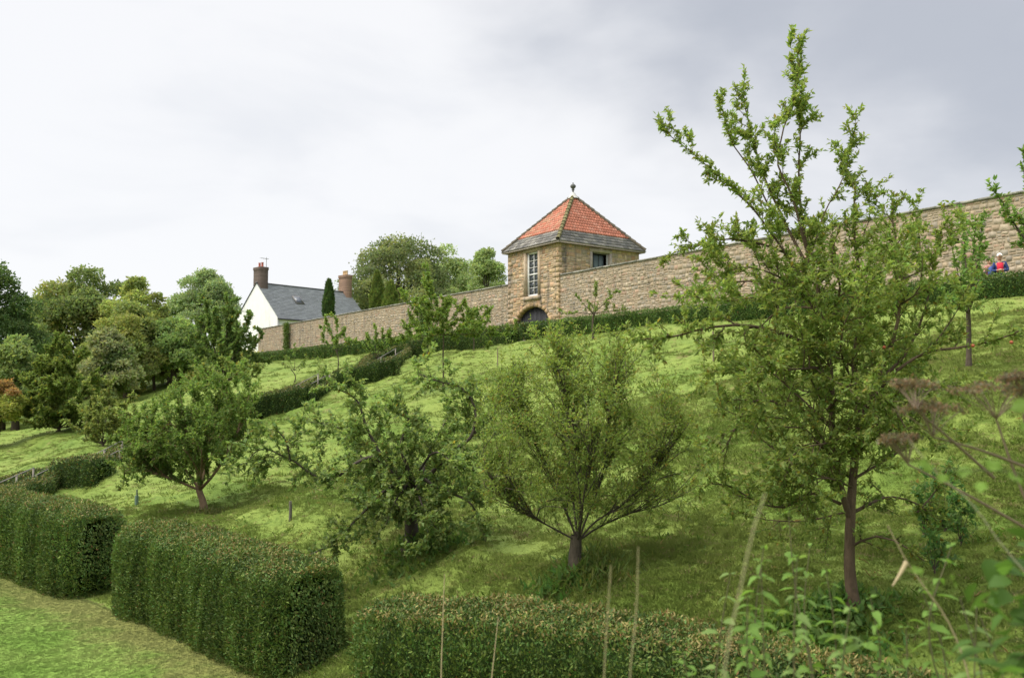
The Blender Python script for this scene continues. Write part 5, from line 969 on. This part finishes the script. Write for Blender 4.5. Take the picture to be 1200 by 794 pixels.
# ------------------------------------------------------------------ people on the wall walk
def person(label, px, Y, face, top_col, jacket, leg_col, hat, seed, hair=(.05, .035, .025), hgt=1.72, lean=0., arm='fold'):
    b = P(px, 400, Y); b[2] = h1(b[0], b[1]); root = thing('person', b, label, 'person'); root.rotation_euler = (0, 0, face)     # local -y is the facing direction
    k = hgt/1.75
    J = {'pel': (0, 0, .95), 'wst': (0, -.01, 1.08), 'cst': (0, -.03+lean*.3, 1.28), 'nck': (0, -.03+lean, 1.46), 'hd0': (0, -.04+lean, 1.53)}
    E = [('pel', 'wst'), ('wst', 'cst'), ('cst', 'nck'), ('nck', 'hd0')]; R = {'pel': (.15, .11), 'wst': (.13, .10), 'cst': (.155, .115), 'nck': (.06, .06), 'hd0': (.05, .05)}
    for s_, n in ((-1, 'l'), (1, 'r')):
        J[n+'sh'] = (s_*.17, -.02+lean*.8, 1.40); J[n+'hp'] = (s_*.09, 0, .90); J[n+'kn'] = (s_*.11, -.03, .50); J[n+'an'] = (s_*.12, .01, .09); J[n+'to'] = (s_*.13, -.14, .04)
        if arm == 'fold': J[n+'el'] = (s_*.25, -.08, 1.13); J[n+'wr'] = (s_*.06, -.24, 1.14)
        else: J[n+'el'] = (s_*.24, .02, 1.13); J[n+'wr'] = (s_*.25, -.08, .90)
        E += [('cst', n+'sh'), (n+'sh', n+'el'), (n+'el', n+'wr'), ('pel', n+'hp'), (n+'hp', n+'kn'), (n+'kn', n+'an'), (n+'an', n+'to')]
        R.update({n+'sh': (.065, .065), n+'el': (.045, .045), n+'wr': (.028, .03), n+'hp': (.085, .085), n+'kn': (.058, .058), n+'an': (.042, .042), n+'to': (.035, .03)})
    def skin(name, J, E, R, m, parent, rootkey, grow_=0., sub=2):
        ks = list(J); me = bpy.data.meshes.new(name); me.from_pydata([tuple(np.array(J[q])*k) for q in ks], [(ks.index(a), ks.index(c)) for a, c in E], []); o = bpy.data.objects.new(name, me); scene.collection.objects.link(o); o.parent = parent
        md = o.modifiers.new('skin', 'SKIN'); md.use_smooth_shade = True
        for i, q in enumerate(ks): me.skin_vertices[0].data[i].radius = (np.array(R[q])+grow_)*k; me.skin_vertices[0].data[i].use_root = (q == rootkey)
        o.modifiers.new('sub', 'SUBSURF').render_levels = sub; me.materials.append(m); return o
    def flat(nm, c): m = mat(nm, c, attr=False, vary=.08, nscale=25, rough=.85); return m
    body = skin('body', J, E, R, flat('skin_tone', (.45, .27, .19)), root, 'pel')
    up = [q for q in J if q in ('pel', 'wst', 'cst') or q[1:] in ('sh', 'el')]; wrist = {}
    J2 = {q: J[q] for q in up}; 
    for n in 'lr': e, w = np.array(J[n+'el']), np.array(J[n+'wr']); J2[n+'cf'] = tuple(e+(w-e)*.85)
    R2 = {**R, 'lcf': (.036, .036), 'rcf': (.036, .036)}; E2 = [(a, c) for a, c in E if a in J2 and c in J2]+[('lel', 'lcf'), ('rel', 'rcf')]
    skin('jacket', J2, E2, R2, flat('jacket_cloth', jacket), root, 'pel', .016)
    J3 = {q: J[q] for q in J if q in ('pel',) or q[1:] in ('hp', 'kn', 'an')}; skin('trousers', J3, [(a, c) for a, c in E if a in J3 and c in J3], R, flat('trouser_cloth', leg_col), root, 'pel', .014)
    g = Geo(); g.box((-.10*k, (-.175+lean*.4)*k, 1.08*k), (.2*k, 0, 0), (0, .05*k, 0), (0, 0, .33*k), top_col); o = g.build('shirt_front', M['cloth'], root)
    # head with face
    g = Geo(); hc = np.array([0, -.05+lean, 1.63])*k; prof = [(-.115, .03), (-.10, .055), (-.06, .07), (-.01, .078), (.04, .08), (.08, .07), (.11, .045), (.125, .01)]
    g.tube([hc+ZZ*z*k+np.array([0, -.006, 0])*k for z, _ in prof], [r_*k for _, r_ in prof], 14, (.5, .3, .21)); V = g.V[0]; V[:, 1] = hc[1]+(V[:, 1]-hc[1])*1.15
    g.add([hc+np.array(q)*k for q in ((-.013, -.088, .015), (.013, -.088, .015), (0, -.118, -.018), (-.018, -.09, -.03), (.018, -.09, -.03))], [(0, 2, 1), (0, 3, 2), (1, 2, 4), (3, 4, 2)], (.5, .29, .2))
    for s_ in (-1, 1): g.box(hc+np.array([s_*.032-.012, -.094, .012])*k, (.024*k, 0, 0), (0, .006*k, 0), (0, 0, .010*k), (.03, .03, .03)); g.box(hc+np.array([s_*.084-.006, -.01, -.02])*k, (.012*k, 0, 0), (0, .03*k, 0), (0, 0, .05*k), (.48, .27, .2))
    g.box(hc+np.array([-.022, -.09, -.058])*k, (.044*k, 0, 0), (0, .006*k, 0), (0, 0, .009*k), (.3, .1, .08)); g.build('head', M['cloth'], root, smooth=True)
    g = Geo(); pr = [(.03, .087), (.06, .088), (.10, .075), (.13, .045), (.145, .01)]
    g.tube([hc+ZZ*z*k+np.array([0, .008, 0]) for z, _ in pr], [r_*k*1.08 for _, r_ in pr], 14, hat if hat else hair)
    if hat: g.add([hc+np.array(q)*k for q in ((-.075, -.07, .045), (.075, -.07, .045), (.055, -.17, .03), (-.055, -.17, .03), (-.075, -.07, .035), (.075, -.07, .035), (.055, -.17, .022), (-.055, -.17, .022))], [(0, 1, 2, 3), (7, 6, 5, 4), (2, 6, 7, 3), (0, 3, 7, 4), (1, 5, 6, 2)], hat)
    g.build('cap' if hat else 'hair', M['cloth'], root, smooth=True)
    if hat: g = Geo(); g.tube([hc+np.array([0, .045, z])*k for z in (-.09, -.03, .03)], [.05*k, .065*k, .07*k], 10, hair); g.build('hair', M['cloth'], root, smooth=True)
    for n, s_ in (('l', -1), ('r', 1)):       # hands: palm, four bent fingers, side thumb
        w = np.array(J[n+'wr']); d = nrm(w-np.array(J[n+'el'])); S = nrm(np.cross(d, ZZ)) if abs(d[2]) < .9 else np.array([0, 1., 0]); U = np.cross(S, d); g = Geo(); c = (.46, .27, .19)
        g.tube([(w-d*.01)*k, (w+d*.03)*k, (w+d*.075)*k, (w+d*.088)*k], [.024*k, .036*k, .038*k, .02*k], 8, c, cap=True)
        for i, fl2 in enumerate((.068, .078, .072, .056)): q = w+d*.078+S*(i-1.5)*.018; g.tube(smooth_line([q*k, (q+d*fl2*.5-U*.008)*k, (q+d*fl2*.8-U*.03)*k], 6), np.linspace(.009, .006, 6)*k, 6, c, cap=True)
        q = w+d*.025+S*.03*-s_; g.tube(smooth_line([q*k, (q+d*.03+S*.022*-s_)*k, (q+d*.06+S*.02*-s_-U*.01)*k], 6), np.linspace(.011, .007, 6)*k, 6, c, cap=True); g.build('hand', M['cloth'], root, smooth=True)
        g = Geo(); a = np.array(J[n+'an']); g.box((a+np.array([-.045, -.20, -.09]))*k, (.09*k, 0, 0), (0, .27*k, 0), (0, 0, .075*k), (.06, .05, .045)); g.build('shoe', M['cloth'], root)
    return root
pr_ = person('walker in red top and dark blue jacket with white cap, behind the hedge', 1175, 32.5, math.radians(-28), (.60, .03, .06), (.03, .05, .16), (.05, .05, .08), (.8, .8, .8), 1, lean=-.05, hgt=1.86)
# rucksack on the red walker's side
g = Geo(); bb = np.array(pr_.location)+np.array([-.24, .14, 1.0]); g.tube([bb, bb+ZZ*.1, bb+ZZ*.3, bb+ZZ*.4], [.10, .14, .14, .06], 9, (.06, .09, .26), cap=True); tag(g.build('rucksack', M['cloth'], loc=bb, smooth=True), 'dark blue rucksack on the back of the walker in red', 'rucksack')
person('dark-haired walker in dull pink top standing left of the capped walker', 1161, 33.3, math.radians(35), (.4, .17, .15), (.42, .19, .17), (.04, .05, .1), None, 2, arm='down', hgt=1.82)
g = Geo(); p = P(1146, 316, 33.0); zb = h1(p[0], p[1]); g.box(np.array([p[0]-.17, p[1]-.17, zb-.05]), (.34, 0, 0), (0, .34, 0), (0, 0, 1.2), (.46, .38, .27)); g.box(np.array([p[0]-.21, p[1]-.21, zb+1.15]), (.42, 0, 0), (0, .42, 0), (0, 0, .1), (.5, .42, .3)); tag(g.build('stone_pedestal', M['stone'], loc=(p[0], p[1], zb)), 'pale squared stone pedestal just left of the walkers', 'pedestal')

# ------------------------------------------------------------------ grass
def grass(mode='bank'):
    rs = np.random.RandomState(31); protos = []; BM = M['blade'] if mode == 'bank' else M['lawn_blade']
    for k, (n, hgt, wid, sprd) in enumerate(((20, .036, .008, .07), (26, .025, .008, .10), (10, .07, .006, .05))):
        g = Geo(); a = rs.rand(n)*6.283; r = np.sqrt(rs.rand(n))*sprd; Pp = np.stack([np.cos(a)*r, np.sin(a)*r, -.01*np.ones(n)], 1); D = np.stack([np.cos(a)*.45, np.sin(a)*.45, np.ones(n)], 1)+rs.randn(n, 3)*.22
        leaves(g, Pp, D, rs.randn(n, 3), rs.uniform(.6, 1.2, n)*hgt, wid, np.ones((n, 3))*.2, droop=.35); o = g.build('grass_tuft', BM); scene.collection.objects.unlink(o); protos.append(o)
    def scatter(n, y0, y1, sc):
        Y = np.sqrt(rs.uniform(y0**2, y1**2, n)); X = rs.uniform(-.66, .66, n)*Y; s = s_of(X, Y); ok = (s > 3.6) & (s < 33); lawn = (s > 30.8) & (X < -2.9+0*(Y)) & (X+1.05*Y-9.9 < 0.2); ok &= ~lawn
        nz = np.sin(X*1.3+np.sin(Y*.9)*2)*np.sin(Y*1.1+X*.4)+.6*np.sin(X*3.1+Y*2.3); ok &= rs.rand(n) < (.75+.2*nz); X, Y = X[ok], Y[ok]; return np.stack([X, Y, H(X, Y)], 1), np.full(len(X), sc)*rs.uniform(.6, 1.3, len(X))*(1+.25*nz[ok])
    def scatter_lawn(n):
        Y = rs.uniform(7, 24, n); X = rs.uniform(-.66, -.1, n)*Y; e = X+1.02*Y; ok = (e < 9.35) & (X < -2.95); X, Y = X[ok], Y[ok]; return np.stack([X, Y, H(X, Y)+.012], 1), rs.uniform(.3, .55, len(X))
    if mode == 'lawn': parts = [scatter_lawn(150000)]
    else: parts = [scatter(100000, 6.5, 15, 1.25), scatter(100000, 15, 27, 1.5), scatter(60000, 27, 60, 1.8), scatter(22000, 60, 100, 3.0)]
    V = np.vstack([p[0] for p in parts]); S = np.concatenate([p[1] for p in parts]); n = len(V)
    me = bpy.data.meshes.new('grass' if mode == 'bank' else 'lawn_grass'); me.vertices.add(n); me.vertices.foreach_set('co', V.astype(np.float32).ravel())
    for nm, arr, ty in (('sc', S, 'FLOAT'), ('rz', rs.rand(n)*6.283, 'FLOAT'), ('kd', rs.choice(3, n, p=(.45, .42, .13)), 'INT')):
        at = me.attributes.new(nm, ty, 'POINT'); at.data.foreach_set('value', arr.astype(np.float32 if ty == 'FLOAT' else np.int32))
    o = bpy.data.objects.new(me.name, me); scene.collection.objects.link(o); tag(o, 'rough tufted grass over the orchard bank' if mode == 'bank' else 'short mown grass of the lawn at bottom left', 'grass', kind='stuff')
    ng = bpy.data.node_groups.new('grass_scatter', 'GeometryNodeTree'); ng.interface.new_socket('Geometry', in_out='INPUT', socket_type='NodeSocketGeometry'); ng.interface.new_socket('Geometry', in_out='OUTPUT', socket_type='NodeSocketGeometry')
    gi, go = ng.nodes.new('NodeGroupInput'), ng.nodes.new('NodeGroupOutput'); jn = ng.nodes.new('GeometryNodeJoinGeometry')
    def attr(nm, ty):
        a = ng.nodes.new('GeometryNodeInputNamedAttribute'); a.data_type = ty; a.inputs['Name'].default_value = nm; return a.outputs['Attribute']
    cx = ng.nodes.new('ShaderNodeCombineXYZ'); ng.links.new(attr('rz', 'FLOAT'), cx.inputs[2]); kd = attr('kd', 'INT'); sc = attr('sc', 'FLOAT')
    for k, p in enumerate(protos):
        ins = ng.nodes.new('GeometryNodeInstanceOnPoints'); oi = ng.nodes.new('GeometryNodeObjectInfo'); oi.inputs['Object'].default_value = p; oi.inputs['As Instance'].default_value = True
        cmp = ng.nodes.new('FunctionNodeCompare'); cmp.data_type = 'INT'; cmp.operation = 'EQUAL'; ng.links.new(kd, cmp.inputs[2]); cmp.inputs[3].default_value = k
        ng.links.new(gi.outputs[0], ins.inputs['Points']); ng.links.new(oi.outputs['Geometry'], ins.inputs['Instance']); ng.links.new(cmp.outputs[0], ins.inputs['Selection']); ng.links.new(cx.outputs[0], ins.inputs['Rotation']); ng.links.new(sc, ins.inputs['Scale']); ng.links.new(ins.outputs[0], jn.inputs[0])
    ng.links.new(jn.outputs[0], go.inputs[0]); o.modifiers.new('scatter', 'NODES').node_group = ng; me.materials.append(BM); print('grass tufts', n)
grass()
grass('lawn')
